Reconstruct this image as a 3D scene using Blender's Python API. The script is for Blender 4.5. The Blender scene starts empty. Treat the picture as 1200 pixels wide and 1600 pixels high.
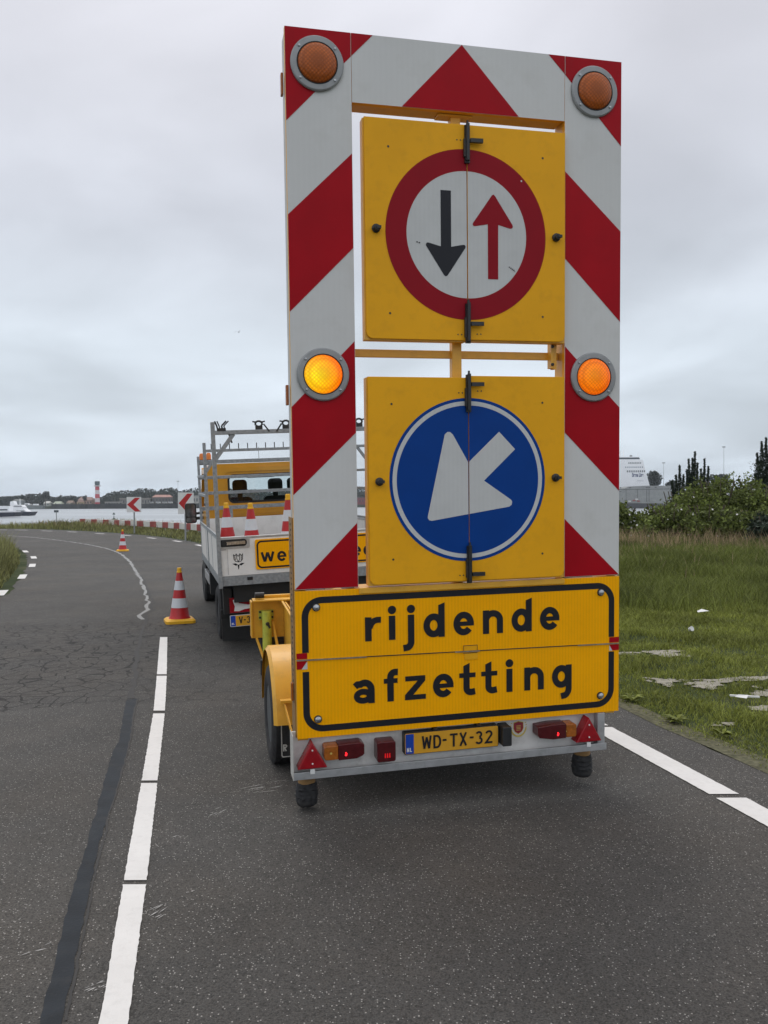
import bpy, bmesh, math, random
import numpy as np
from mathutils import Matrix, Vector

PI = math.pi
R = math.radians
rng = np.random.default_rng(7)
random.seed(7)
C = bpy.context.scene.collection
scene = bpy.context.scene

# ------------------------------------------------------------------ camera
F, CAMH = 1294.0, 1.65
PITCH, ROLL = math.atan((784.5 - 800) / F), R(0.3)
CR = Matrix.Rotation(PITCH, 3, 'X') @ Matrix.Rotation(ROLL, 3, 'Y')
cd = bpy.data.cameras.new('camera')
cd.sensor_fit = 'VERTICAL'; cd.sensor_height = 36.0; cd.lens = 36.0 * F / 1600.0
cd.clip_start = 0.05; cd.clip_end = 12000
cam = bpy.data.objects.new('camera', cd); C.objects.link(cam)
cam.matrix_world = Matrix.Translation((0, 0, CAMH)) @ (CR @ Matrix.Rotation(PI / 2, 3, 'X')).to_4x4()
scene.camera = cam

def at(px, py, Y):
    """real point at distance Y that shows at photo pixel (px, py)"""
    d = CR @ Vector(((px - 600) / F, 1, -(py - 800) / F))
    return Vector((0, 0, CAMH)) + d * (Y / d.y)

# ------------------------------------------------------------------ world (overcast)
SUN_EL, SUN_AZ = R(58), R(-15)          # azimuth measured from +Y towards +X
w = bpy.data.worlds.new('World'); scene.world = w; w.use_nodes = True
nt = w.node_tree; nt.nodes.clear(); N = nt.nodes; L = nt.links
out = N.new('ShaderNodeOutputWorld'); bg = N.new('ShaderNodeBackground')
bg.inputs['Strength'].default_value = 0.1
sky = N.new('ShaderNodeTexSky'); sky.sky_type = 'NISHITA'; sky.sun_disc = False
sky.sun_elevation = SUN_EL; sky.sun_rotation = SUN_AZ; sky.air_density = 1; sky.dust_density = 3
tc = N.new('ShaderNodeTexCoord'); sep = N.new('ShaderNodeSeparateXYZ')
L.new(tc.outputs['Generated'], sep.inputs[0])
ramp = N.new('ShaderNodeValToRGB'); cr = ramp.color_ramp
cr.elements[0].position = 0.0; cr.elements[0].color = (.675, .765, .865, 1)
cr.elements[1].position = 1.0; cr.elements[1].color = (1.16, 1.16, 1.20, 1)
for p, c in ((.06, (.685, .765, .85)), (.18, (.68, .75, .825)), (.32, (.69, .725, .80)), (.50, (.82, .83, .90))):
    e = cr.elements.new(p); e.color = (*c, 1)
L.new(sep.outputs['Z'], ramp.inputs[0])
# flat cloud deck: project direction on a plane, stretch noise
mz = N.new('ShaderNodeMath'); mz.operation = 'ADD'; mz.inputs[1].default_value = .22
L.new(sep.outputs['Z'], mz.inputs[0])
dv = N.new('ShaderNodeVectorMath'); dv.operation = 'DIVIDE'
cmb = N.new('ShaderNodeCombineXYZ')
for i in range(3): L.new(mz.outputs[0], cmb.inputs[i])
L.new(tc.outputs['Generated'], dv.inputs[0]); L.new(cmb.outputs[0], dv.inputs[1])
n1 = N.new('ShaderNodeTexNoise'); n1.inputs['Scale'].default_value = 1.35; n1.inputs['Detail'].default_value = 5
n1.inputs['Roughness'].default_value = .45; n1.inputs['Distortion'].default_value = .3
mp = N.new('ShaderNodeMapping'); mp.inputs['Location'].default_value = (3.4, 1.3, 0); mp.inputs['Scale'].default_value = (1, 1.0, .6)
L.new(dv.outputs[0], mp.inputs[0]); L.new(mp.outputs[0], n1.inputs['Vector'])
mr = N.new('ShaderNodeMapRange'); mr.inputs['From Min'].default_value = .3; mr.inputs['From Max'].default_value = .7
mr.inputs['To Min'].default_value = .79; mr.inputs['To Max'].default_value = 1.19
L.new(n1.outputs['Fac'], mr.inputs['Value'])
# added sky gain behind the viewer, lifts the light on the board's front
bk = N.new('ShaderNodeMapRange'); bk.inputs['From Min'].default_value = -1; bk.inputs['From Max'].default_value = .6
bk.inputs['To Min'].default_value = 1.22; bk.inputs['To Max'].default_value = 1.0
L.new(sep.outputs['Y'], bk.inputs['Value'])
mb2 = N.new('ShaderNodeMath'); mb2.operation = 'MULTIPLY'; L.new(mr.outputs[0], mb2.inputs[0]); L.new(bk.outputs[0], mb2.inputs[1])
mul = N.new('ShaderNodeVectorMath'); mul.operation = 'SCALE'
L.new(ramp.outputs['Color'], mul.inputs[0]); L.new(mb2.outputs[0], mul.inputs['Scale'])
m10 = N.new('ShaderNodeVectorMath'); m10.operation = 'SCALE'; m10.inputs['Scale'].default_value = 10.4
L.new(mul.outputs[0], m10.inputs[0])
mixs = N.new('ShaderNodeMixRGB'); mixs.inputs['Fac'].default_value = .94
L.new(sky.outputs['Color'], mixs.inputs[1]); L.new(m10.outputs[0], mixs.inputs[2])
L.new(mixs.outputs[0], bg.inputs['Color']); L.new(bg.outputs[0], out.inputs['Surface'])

sl = bpy.data.lights.new('sun', 'SUN'); sl.energy = 0.9; sl.angle = R(28); sl.color = (1, .965, .91)
sun = bpy.data.objects.new('sun', sl); C.objects.link(sun)
sd = Vector((math.sin(SUN_AZ) * math.cos(SUN_EL), math.cos(SUN_AZ) * math.cos(SUN_EL), math.sin(SUN_EL)))
sun.rotation_euler = sd.to_track_quat('Z', 'Y').to_euler()
sun.location = (0, 0, 30)

scene.view_settings.view_transform = 'Standard'
scene.view_settings.look = 'None'
scene.view_settings.exposure = 0.0
scene.view_settings.gamma = 1.0
scene.render.engine = 'CYCLES'

# ------------------------------------------------------------------ materials
def mat(name, col, rough=.5, metal=0, var=.08, vscale=6, dirt=0, dcol=(.05, .045, .035), dscale=9, bump=0, bscale=60,
        emit=None, ribs=0, rib_amt=.1, spec=.5, isl=0, alpha=1, trans=0, coat=0, detail=5):
    m = bpy.data.materials.new(name); m.use_nodes = True
    t = m.node_tree; n = t.nodes; l = t.links
    b = n['Principled BSDF']
    b.inputs['Roughness'].default_value = rough; b.inputs['Metallic'].default_value = metal
    b.inputs['Specular IOR Level'].default_value = spec
    if trans: b.inputs['Transmission Weight'].default_value = trans
    if coat: b.inputs['Coat Weight'].default_value = coat
    co = n.new('ShaderNodeTexCoord')
    cur = None
    no = n.new('ShaderNodeTexNoise'); no.inputs['Scale'].default_value = vscale; no.inputs['Detail'].default_value = detail
    l.new(co.outputs['Object'], no.inputs['Vector'])
    r_ = n.new('ShaderNodeMapRange'); r_.inputs['From Min'].default_value = .3; r_.inputs['From Max'].default_value = .7
    r_.inputs['To Min'].default_value = 1 - var; r_.inputs['To Max'].default_value = 1 + var
    l.new(no.outputs['Fac'], r_.inputs['Value'])
    s = n.new('ShaderNodeVectorMath'); s.operation = 'SCALE'; s.inputs[0].default_value = col[:3]
    l.new(r_.outputs[0], s.inputs['Scale']); cur = s.outputs[0]
    if ribs:
        wv = n.new('ShaderNodeTexWave'); wv.bands_direction = 'X'; wv.inputs['Scale'].default_value = ribs
        wv.inputs['Distortion'].default_value = .15; l.new(co.outputs['Object'], wv.inputs['Vector'])
        rr = n.new('ShaderNodeMapRange'); rr.inputs['To Min'].default_value = 1 - rib_amt; rr.inputs['To Max'].default_value = 1 + rib_amt
        l.new(wv.outputs['Fac'], rr.inputs['Value'])
        s2 = n.new('ShaderNodeVectorMath'); s2.operation = 'SCALE'
        l.new(cur, s2.inputs[0]); l.new(rr.outputs[0], s2.inputs['Scale']); cur = s2.outputs[0]
    if isl:
        g = n.new('ShaderNodeNewGeometry')
        ri = n.new('ShaderNodeMapRange'); ri.inputs['To Min'].default_value = 1 - isl; ri.inputs['To Max'].default_value = 1 + isl
        l.new(g.outputs['Random Per Island'], ri.inputs['Value'])
        s3 = n.new('ShaderNodeVectorMath'); s3.operation = 'SCALE'
        l.new(cur, s3.inputs[0]); l.new(ri.outputs[0], s3.inputs['Scale']); cur = s3.outputs[0]
    if dirt:
        dn = n.new('ShaderNodeTexNoise'); dn.inputs['Scale'].default_value = dscale; dn.inputs['Detail'].default_value = 8
        dn.inputs['Roughness'].default_value = .65
        l.new(co.outputs['Object'], dn.inputs['Vector'])
        dr = n.new('ShaderNodeMapRange'); dr.inputs['From Min'].default_value = .5; dr.inputs['From Max'].default_value = .78
        dr.inputs['To Max'].default_value = dirt
        l.new(dn.outputs['Fac'], dr.inputs['Value'])
        mx = n.new('ShaderNodeMixRGB'); mx.inputs[2].default_value = (*dcol, 1)
        l.new(dr.outputs[0], mx.inputs[0]); l.new(cur, mx.inputs[1]); cur = mx.outputs[0]
    l.new(cur, b.inputs['Base Color'])
    if bump:
        bn = n.new('ShaderNodeTexNoise'); bn.inputs['Scale'].default_value = bscale; bn.inputs['Detail'].default_value = 3
        l.new(co.outputs['Object'], bn.inputs['Vector'])
        bp = n.new('ShaderNodeBump'); bp.inputs['Strength'].default_value = bump; bp.inputs['Distance'].default_value = .01
        l.new(bn.outputs['Fac'], bp.inputs['Height']); l.new(bp.outputs[0], b.inputs['Normal'])
    if emit:
        b.inputs['Emission Color'].default_value = (*emit[:3], 1); b.inputs['Emission Strength'].default_value = emit[3]
    return m

M = {}
M['yellow'] = mat('sign_yellow', (.84, .40, .008), .5, spec=.2, var=.05, vscale=3, dirt=.16, dcol=(.25, .12, .02), dscale=14)
M['panelyel'] = mat('reflective_yellow', (.97, .425, .0), .5, spec=.12, var=.04, vscale=4, dirt=.10, dcol=(.3, .14, .02), dscale=20, ribs=17.5, rib_amt=.045)
M['paintyel'] = mat('chassis_yellow', (.76, .40, .035), .42, var=.07, vscale=7, dirt=.3, dcol=(.16, .09, .03), dscale=11, coat=.1)
M['white_refl'] = mat('reflective_white', (.62, .62, .60), .5, spec=.2, var=.04, vscale=2.5, dirt=.35, dcol=(.42, .41, .37), dscale=5, ribs=11, rib_amt=.006)
M['red_refl'] = mat('reflective_red', (.37, .001, .008), .5, var=.08, vscale=5, dirt=.12, dcol=(.15, .01, .01), dscale=9, spec=.15)
M['signred'] = mat('sign_red', (.27, .004, .012), .5, var=.05, vscale=6, spec=.15)
M['signwhite'] = mat('sign_white', (.56, .565, .55), .5, spec=.2, var=.03, vscale=8, dirt=.18, dcol=(.4, .4, .38), dscale=12, ribs=13, rib_amt=.012)
M['signblue'] = mat('sign_blue', (.001, .045, .24), .5, var=.05, vscale=6, spec=.15)
M['black'] = mat('lettering_black', (.011, .012, .017), .5, var=.1, spec=.3)
M['rubber'] = mat('rubber', (.018, .018, .019), .75, var=.2, vscale=30, dirt=.35, dcol=(.10, .09, .08), dscale=18, bump=.3, bscale=40)
M['blackpl'] = mat('black_plastic', (.016, .017, .018), .45, var=.15, vscale=20, dirt=.2, dcol=(.08, .075, .07))
M['alu'] = mat('aluminium', (.46, .47, .475), .42, .55, var=.13, vscale=12, dirt=.4, dcol=(.16, .155, .145), dscale=22, bump=.1)
M['rimgrey'] = mat('rim_grey', (.10, .11, .115), .5, .3, var=.2, vscale=30)
M['galv'] = mat('galvanised_steel', (.30, .32, .33), .5, .45, var=.2, vscale=30, dirt=.4, dcol=(.15, .15, .15), dscale=24, bump=.1)
M['bumper'] = mat('bumper_white', (.66, .64, .61), .5, var=.07, vscale=9, dirt=.5, dcol=(.2, .19, .165), dscale=10)
M['ring'] = mat('lamp_ring_metal', (.30, .31, .31), .55, .35, var=.12, vscale=18, dirt=.3, dcol=(.12, .11, .1))
M['darkmetal'] = mat('dark_metal', (.045, .043, .042), .5, .5, var=.3, vscale=40, dirt=.3, dcol=(.14, .07, .03), dscale=40)
M['lime'] = mat('lime_paint', (.50, .53, .07), .45, var=.08, vscale=20, dirt=.5, dcol=(.14, .14, .05), dscale=30)
M['redlens'] = mat('red_lens', (.30, .006, .012), .2, var=.15, vscale=40, dirt=.15, dcol=(.08, .01, .01))
M['darkred'] = mat('dark_red_lens', (.075, .006, .008), .25, var=.2, vscale=40)
M['amberlens'] = mat('amber_lens', (.34, .10, .012), .25, var=.25, vscale=60)
M['redglow'] = mat('red_led', (.8, .02, .02), .3, emit=(1, .02, .03, 1.6))
M['redglow2'] = mat('red_bulb_behind_lens', (.5, .01, .01), .3, emit=(1, .01, .02, .35))
M['plateyel'] = mat('plate_yellow', (.66, .33, .02), .4, var=.05, vscale=12, dirt=.15, dcol=(.3, .16, .03))
M['plateblue'] = mat('plate_blue', (.005, .05, .36), .4)
M['white'] = mat('white_paint', (.70, .70, .68), .45, var=.04, dirt=.15, dcol=(.35, .34, .3))
M['truckwhite'] = mat('white_side_panel', (.78, .76, .72), .45, var=.04, vscale=5, dirt=.35, dcol=(.36, .34, .29), dscale=7)
M['truckyel'] = mat('cab_yellow', (.70, .33, .02), .35, var=.05, vscale=5, dirt=.15, dcol=(.3, .16, .03), coat=.3)
M['grease'] = mat('grimy_black', (.012, .012, .012), .6, var=.3, vscale=12)
M['conered'] = mat('cone_red', (.46, .012, .014), .45, var=.07, vscale=20, dirt=.2, dcol=(.1, .02, .02), dscale=30)
M['conewhite'] = mat('cone_white', (.62, .64, .66), .4, var=.05, vscale=30, dirt=.25, dcol=(.3, .3, .3), dscale=30)
M['coneyel'] = mat('cone_yellow', (.80, .42, .01), .5, var=.06, vscale=20, dirt=.25, dcol=(.2, .12, .04), dscale=30)
M['steelpost'] = mat('post_grey', (.30, .31, .31), .5, .4)
M['bark'] = mat('bark', (.09, .07, .05), .9, var=.3, vscale=10)
M['seat'] = mat('seat_fabric', (.016, .017, .02), 1, spec=0)
M['goldleaf'] = mat('crest_gold', (.55, .43, .10), .5)
M['crestred'] = mat('crest_red', (.25, .02, .03), .5)
M['brownedge'] = mat('weathered_edge', (.30, .17, .06), .6, var=.25, vscale=30, dirt=.5, dcol=(.10, .06, .03), dscale=30)
M['offwhite'] = mat('off_white_profile', (.52, .51, .47), .5, var=.1, vscale=10, dirt=.4, dcol=(.2, .17, .12), dscale=16)
M['chrome'] = mat('bolt_metal', (.40, .41, .42), .3, .8, var=.3, vscale=60)

def glass():
    m = bpy.data.materials.new('window_glass'); m.use_nodes = True
    t = m.node_tree; n = t.nodes; l = t.links; n.clear()
    o = n.new('ShaderNodeOutputMaterial'); tr = n.new('ShaderNodeBsdfTransparent'); tr.inputs[0].default_value = (.82, .87, .87, 1)
    gl = n.new('ShaderNodeBsdfGlossy'); gl.inputs['Roughness'].default_value = .03
    mx = n.new('ShaderNodeMixShader'); mx.inputs[0].default_value = .03
    l.new(tr.outputs[0], mx.inputs[1]); l.new(gl.outputs[0], mx.inputs[2]); l.new(mx.outputs[0], o.inputs[0])
    return m
M['glass'] = glass()

def lens_mat(name, base, emit_in, emit_out, strength, hot=(0, 0), rad=.1):
    m = bpy.data.materials.new(name); m.use_nodes = True
    t = m.node_tree; n = t.nodes; l = t.links; b = n['Principled BSDF']
    b.inputs['Roughness'].default_value = .4; b.inputs['Specular IOR Level'].default_value = .3
    co = n.new('ShaderNodeTexCoord')
    mp_ = n.new('ShaderNodeMapping'); mp_.inputs['Rotation'].default_value = (0, R(45), 0)
    l.new(co.outputs['Object'], mp_.inputs[0])
    ch = n.new('ShaderNodeTexVoronoi'); ch.inputs['Scale'].default_value = 70; ch.inputs['Randomness'].default_value = .1
    l.new(mp_.outputs[0], ch.inputs['Vector'])
    mr_ = n.new('ShaderNodeMapRange'); mr_.inputs['From Max'].default_value = .6; mr_.inputs['To Min'].default_value = 1.12; mr_.inputs['To Max'].default_value = .62
    l.new(ch.outputs['Distance'], mr_.inputs['Value'])
    sc = n.new('ShaderNodeVectorMath'); sc.operation = 'SCALE'; sc.inputs[0].default_value = base
    l.new(mr_.outputs[0], sc.inputs['Scale']); l.new(sc.outputs[0], b.inputs['Base Color'])
    bp = n.new('ShaderNodeBump'); bp.inputs['Strength'].default_value = .5; bp.inputs['Distance'].default_value = .004
    l.new(ch.outputs['Distance'], bp.inputs['Height']); l.new(bp.outputs[0], b.inputs['Normal'])
    if strength:
        vd = n.new('ShaderNodeVectorMath'); vd.operation = 'DISTANCE'; vd.inputs[1].default_value = (hot[0], -.04, hot[1])
        l.new(co.outputs['Object'], vd.inputs[0])
        rp = n.new('ShaderNodeValToRGB'); rp.color_ramp.elements[0].color = (*emit_in, 1); rp.color_ramp.elements[1].color = (*emit_out, 1)
        rp.color_ramp.elements[1].position = .85
        dm = n.new('ShaderNodeMath'); dm.operation = 'DIVIDE'; dm.inputs[1].default_value = rad * 1.5
        l.new(vd.outputs['Value'], dm.inputs[0]); l.new(dm.outputs[0], rp.inputs[0])
        s4 = n.new('ShaderNodeVectorMath'); s4.operation = 'SCALE'
        l.new(rp.outputs[0], s4.inputs[0]); l.new(mr_.outputs[0], s4.inputs['Scale'])
        l.new(s4.outputs[0], b.inputs['Emission Color']); b.inputs['Emission Strength'].default_value = strength
    return m
M['lens_off'] = lens_mat('unlit_amber_lens', (.50, .115, .016), None, None, 0)
M['lens_on'] = lens_mat('lit_amber_lens', (.25, .06, .0), (1.0, .80, .01), (1.0, .15, .0), 1.25, hot=(-.04, -.01))
M['lens_mid'] = lens_mat('glowing_amber_lens', (.3, .07, .0), (1.0, .30, .004), (.9, .10, .0), 1.0, hot=(-.02, .01))

# ------------------------------------------------------------------ mesh builder
class MB:
    def __init__(s, mats):
        s.v = []; s.f = []; s.mi = []; s.mats = [M[x] if isinstance(x, str) else x for x in mats]
    def add(s, vs, fs, m=0):
        k = len(s.v); s.v += [tuple(x) for x in vs]
        s.f += [tuple(i + k for i in f) for f in fs]; s.mi += [m] * len(fs); return s
    def box(s, x0, x1, y0, y1, z0, z1, m=0):
        v = [(x0, y0, z0), (x1, y0, z0), (x1, y1, z0), (x0, y1, z0), (x0, y0, z1), (x1, y0, z1), (x1, y1, z1), (x0, y1, z1)]
        return s.add(v, [(0, 3, 2, 1), (4, 5, 6, 7), (0, 1, 5, 4), (1, 2, 6, 5), (2, 3, 7, 6), (3, 0, 4, 7)], m)
    def prism(s, poly, y0, y1, m=0, ms=None):
        """poly in (x,z), counter clockwise seen from -y; front at y0"""
        n = len(poly); ms = m if ms is None else ms
        v = [(p[0], y0, p[1]) for p in poly] + [(p[0], y1, p[1]) for p in poly]
        s.add(v, [tuple(range(n))], m)
        k = len(s.v) - 2 * n
        s.f += [tuple(k + n + i for i in reversed(range(n)))]; s.mi += [ms]
        for i in range(n):
            j = (i + 1) % n; s.f.append((k + i, k + n + i, k + n + j, k + j)); s.mi.append(ms)
        return s
    def sheet(s, poly, y, m=0):
        return s.add([(p[0], y, p[1]) for p in poly], [tuple(range(len(poly)))], m)
    def ring(s, cx, cz, r0, r1, y, m=0, a0=0, a1=360, n=64, y1=None):
        vs = []; fs = []
        for i in range(n + 1):
            a = R(a0 + (a1 - a0) * i / n)
            vs += [(cx + r0 * math.cos(a), y, cz + r0 * math.sin(a)), (cx + r1 * math.cos(a), y, cz + r1 * math.sin(a))]
        for i in range(n): fs.append((2 * i, 2 * i + 1, 2 * i + 3, 2 * i + 2))
        return s.add(vs, fs, m)
    def disc(s, cx, cz, r, y, m=0, a0=0, a1=360, n=64):
        p = [(cx + r * math.cos(R(a0 + (a1 - a0) * i / n)), cz + r * math.sin(R(a0 + (a1 - a0) * i / n))) for i in range(n + (0 if a1 - a0 == 360 else 1))]
        return s.sheet(p, y, m)
    def cyl(s, p0, p1, r0, r1=None, n=20, m=0, caps=True):
        r1 = r0 if r1 is None else r1
        p0, p1 = Vector(p0), Vector(p1); d = (p1 - p0).normalized()
        a = d.orthogonal().normalized(); b = d.cross(a)
        vs = []
        for p, r in ((p0, r0), (p1, r1)):
            for i in range(n):
                t = 2 * PI * i / n; vs.append(p + a * math.cos(t) * r + b * math.sin(t) * r)
        fs = [(i, (i + 1) % n, n + (i + 1) % n, n + i) for i in range(n)]
        if caps: fs += [tuple(reversed(range(n))), tuple(range(n, 2 * n))]
        return s.add(vs, fs, m)
    def tube(s, pts, r, n=8, m=0):
        for a, b in zip(pts, pts[1:]): s.cyl(a, b, r, n=n, m=m)
        return s
    def bar(s, p0, p1, w_, h_, m=0, up=(0, 0, 1)):
        p0, p1 = Vector(p0), Vector(p1); d = (p1 - p0).normalized()
        a = d.cross(Vector(up))
        if a.length < 1e-4: a = Vector((1, 0, 0))
        a.normalize(); b = a.cross(d).normalized()
        vs = []
        for p in (p0, p1):
            for sa, sb in ((-1, -1), (1, -1), (1, 1), (-1, 1)): vs.append(p + a * sa * w_ / 2 + b * sb * h_ / 2)
        return s.add(vs, [(0, 1, 2, 3), (7, 6, 5, 4), (0, 4, 5, 1), (1, 5, 6, 2), (2, 6, 7, 3), (3, 7, 4, 0)], m)
    def lathe(s, prof, c=(0, 0, 0), axis='Z', n=32, mids=None):
        """prof: (radius, height) list"""
        vs = []
        for r, h in prof:
            for i in range(n):
                t = 2 * PI * i / n; x, y = r * math.cos(t), r * math.sin(t)
                if axis == 'Z': p = (c[0] + x, c[1] + y, c[2] + h)
                elif axis == 'Y': p = (c[0] + x, c[1] + h, c[2] + y)
                else: p = (c[0] + h, c[1] + x, c[2] + y)
                vs.append(p)
        k = len(s.v); s.v += vs
        for j in range(len(prof) - 1):
            for i in range(n):
                i2 = (i + 1) % n
                s.f.append((k + j * n + i, k + j * n + i2, k + (j + 1) * n + i2, k + (j + 1) * n + i)); s.mi.append(mids[j] if mids else 0)
        if prof[0][0] > 1e-4: s.f.append(tuple(k + i for i in reversed(range(n)))); s.mi.append(mids[0] if mids else 0)
        if prof[-1][0] > 1e-4: s.f.append(tuple(k + (len(prof) - 1) * n + i for i in range(n))); s.mi.append(mids[-1] if mids else 0)
        return s
    def ribbon(s, pts, t, y, m=0, closed=False):
        """flat stroke of width t along (x,z) path"""
        P = [Vector(pts[0])]
        for p in pts[1:]:
            if (Vector(p) - P[-1]).length > t * .02: P.append(Vector(p))
        if closed and (P[0] - P[-1]).length < t * .02: P.pop()
        n = len(P); vs = []
        for i in range(n):
            if closed: d0 = P[i] - P[i - 1]; d1 = P[(i + 1) % n] - P[i]
            else:
                d0 = P[i] - P[i - 1] if i else P[1] - P[0]
                d1 = P[i + 1] - P[i] if i < n - 1 else P[-1] - P[-2]
            d0 = d0.normalized(); d1 = d1.normalized(); tg = (d0 + d1)
            tg = tg.normalized() if tg.length > 1e-6 else d0
            nn = Vector((-tg.y, tg.x)); k = 1 / max(.35, nn.dot(Vector((-d1.y, d1.x))))
            vs += [P[i] - nn * t / 2 * k, P[i] + nn * t / 2 * k]
        fs = [(2 * i, 2 * i + 2, 2 * i + 3, 2 * i + 1) for i in range(n - 1)]
        if closed: fs.append((2 * n - 2, 0, 1, 2 * n - 1))
        return s.add([(q.x, y, q.y) for q in vs], fs, m)
    def build(s, name, parent=None, smooth=None, bevel=0, loc=None):
        me = bpy.data.meshes.new(name); me.from_pydata(s.v, [], s.f)
        for m_ in s.mats: me.materials.append(m_)
        me.polygons.foreach_set('material_index', s.mi)
        if smooth:
            me.polygons.foreach_set('use_smooth', [True] * len(me.polygons))
            me.set_sharp_from_angle(angle=R(smooth))
        me.validate(); me.update()
        o = bpy.data.objects.new(name, me); C.objects.link(o)
        if parent: o.parent = parent
        if loc is not None: o.location = loc
        if bevel:
            b = o.modifiers.new('bevel', 'BEVEL'); b.width = bevel; b.segments = 2; b.limit_method = 'ANGLE'; b.angle_limit = R(50)
        return o

def components(mb):
    par = list(range(len(mb.v)))
    def find(a):
        while par[a] != a: par[a] = par[par[a]]; a = par[a]
        return a
    for f in mb.f:
        for i in f[1:]:
            a, b = find(f[0]), find(i)
            if a != b: par[b] = a
    comp = {}
    for k, f in enumerate(mb.f): comp.setdefault(find(f[0]), []).append(k)
    return list(comp.values())
def build_each(mb, name, parent=None, **kw):
    """every separate piece becomes an object of its own"""
    out_ = []
    for fl in components(mb):
        q = MB([]); q.mats = mb.mats; mp_ = {}
        for k in fl:
            idx = []
            for i in mb.f[k]:
                if i not in mp_: mp_[i] = len(q.v); q.v.append(mb.v[i])
                idx.append(mp_[i])
            q.f.append(tuple(idx)); q.mi.append(mb.mi[k])
        out_.append(q.build(name, parent, **kw))
    return out_

def tag(o, label=None, cat=None, group=None, kind=None):
    if label: o['label'] = label
    if cat: o['category'] = cat
    if group: o['group'] = group
    if kind: o['kind'] = kind
    return o
def thing(name, label, cat, loc=(0, 0, 0), rotz=0, group=None):
    o = bpy.data.objects.new(name, None); C.objects.link(o); o.empty_display_size = .2
    o.location = loc; o.rotation_euler = (0, 0, rotz)
    return tag(o, label, cat, group)
def copy_tree(o, parent=None):
    c = o.copy(); C.objects.link(c); c.parent = parent
    for ch in [x for x in bpy.data.objects if x.parent == o]: copy_tree(ch, c)
    return c
def part_at(mb, name, parent, loc, **k): return mb.build(name, parent, loc=loc, **k)

def clip(poly, x, keep_less):
    out_ = []
    n = len(poly)
    for i in range(n):
        a, b = poly[i], poly[(i + 1) % n]
        ia = (a[0] <= x) == keep_less; ib = (b[0] <= x) == keep_less
        if ia: out_.append(a)
        if ia != ib:
            t = (x - a[0]) / (b[0] - a[0]); out_.append((x, a[1] + t * (b[1] - a[1])))
    return out_
def rrect(x0, x1, z0, z1, r, corners=(1, 1, 1, 1), n=6):
    """ccw from bottom left; corners bl, br, tr, tl"""
    p = []
    for k, (cx, cz, a) in enumerate(((x0 + r, z0 + r, 180), (x1 - r, z0 + r, 270), (x1 - r, z1 - r, 0), (x0 + r, z1 - r, 90))):
        if corners[k]: p += [(cx + r * math.cos(R(a + 90 * i / n)), cz + r * math.sin(R(a + 90 * i / n))) for i in range(n + 1)]
        else: p.append([(x0, z0), (x1, z0), (x1, z1), (x0, z1)][k])
    return p
def arc(cx, cz, rx, rz, a0, a1, n=18):
    return [(cx + rx * math.cos(R(a0 + (a1 - a0) * i / n)), cz + rz * math.sin(R(a0 + (a1 - a0) * i / n))) for i in range(n + 1)]

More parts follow.
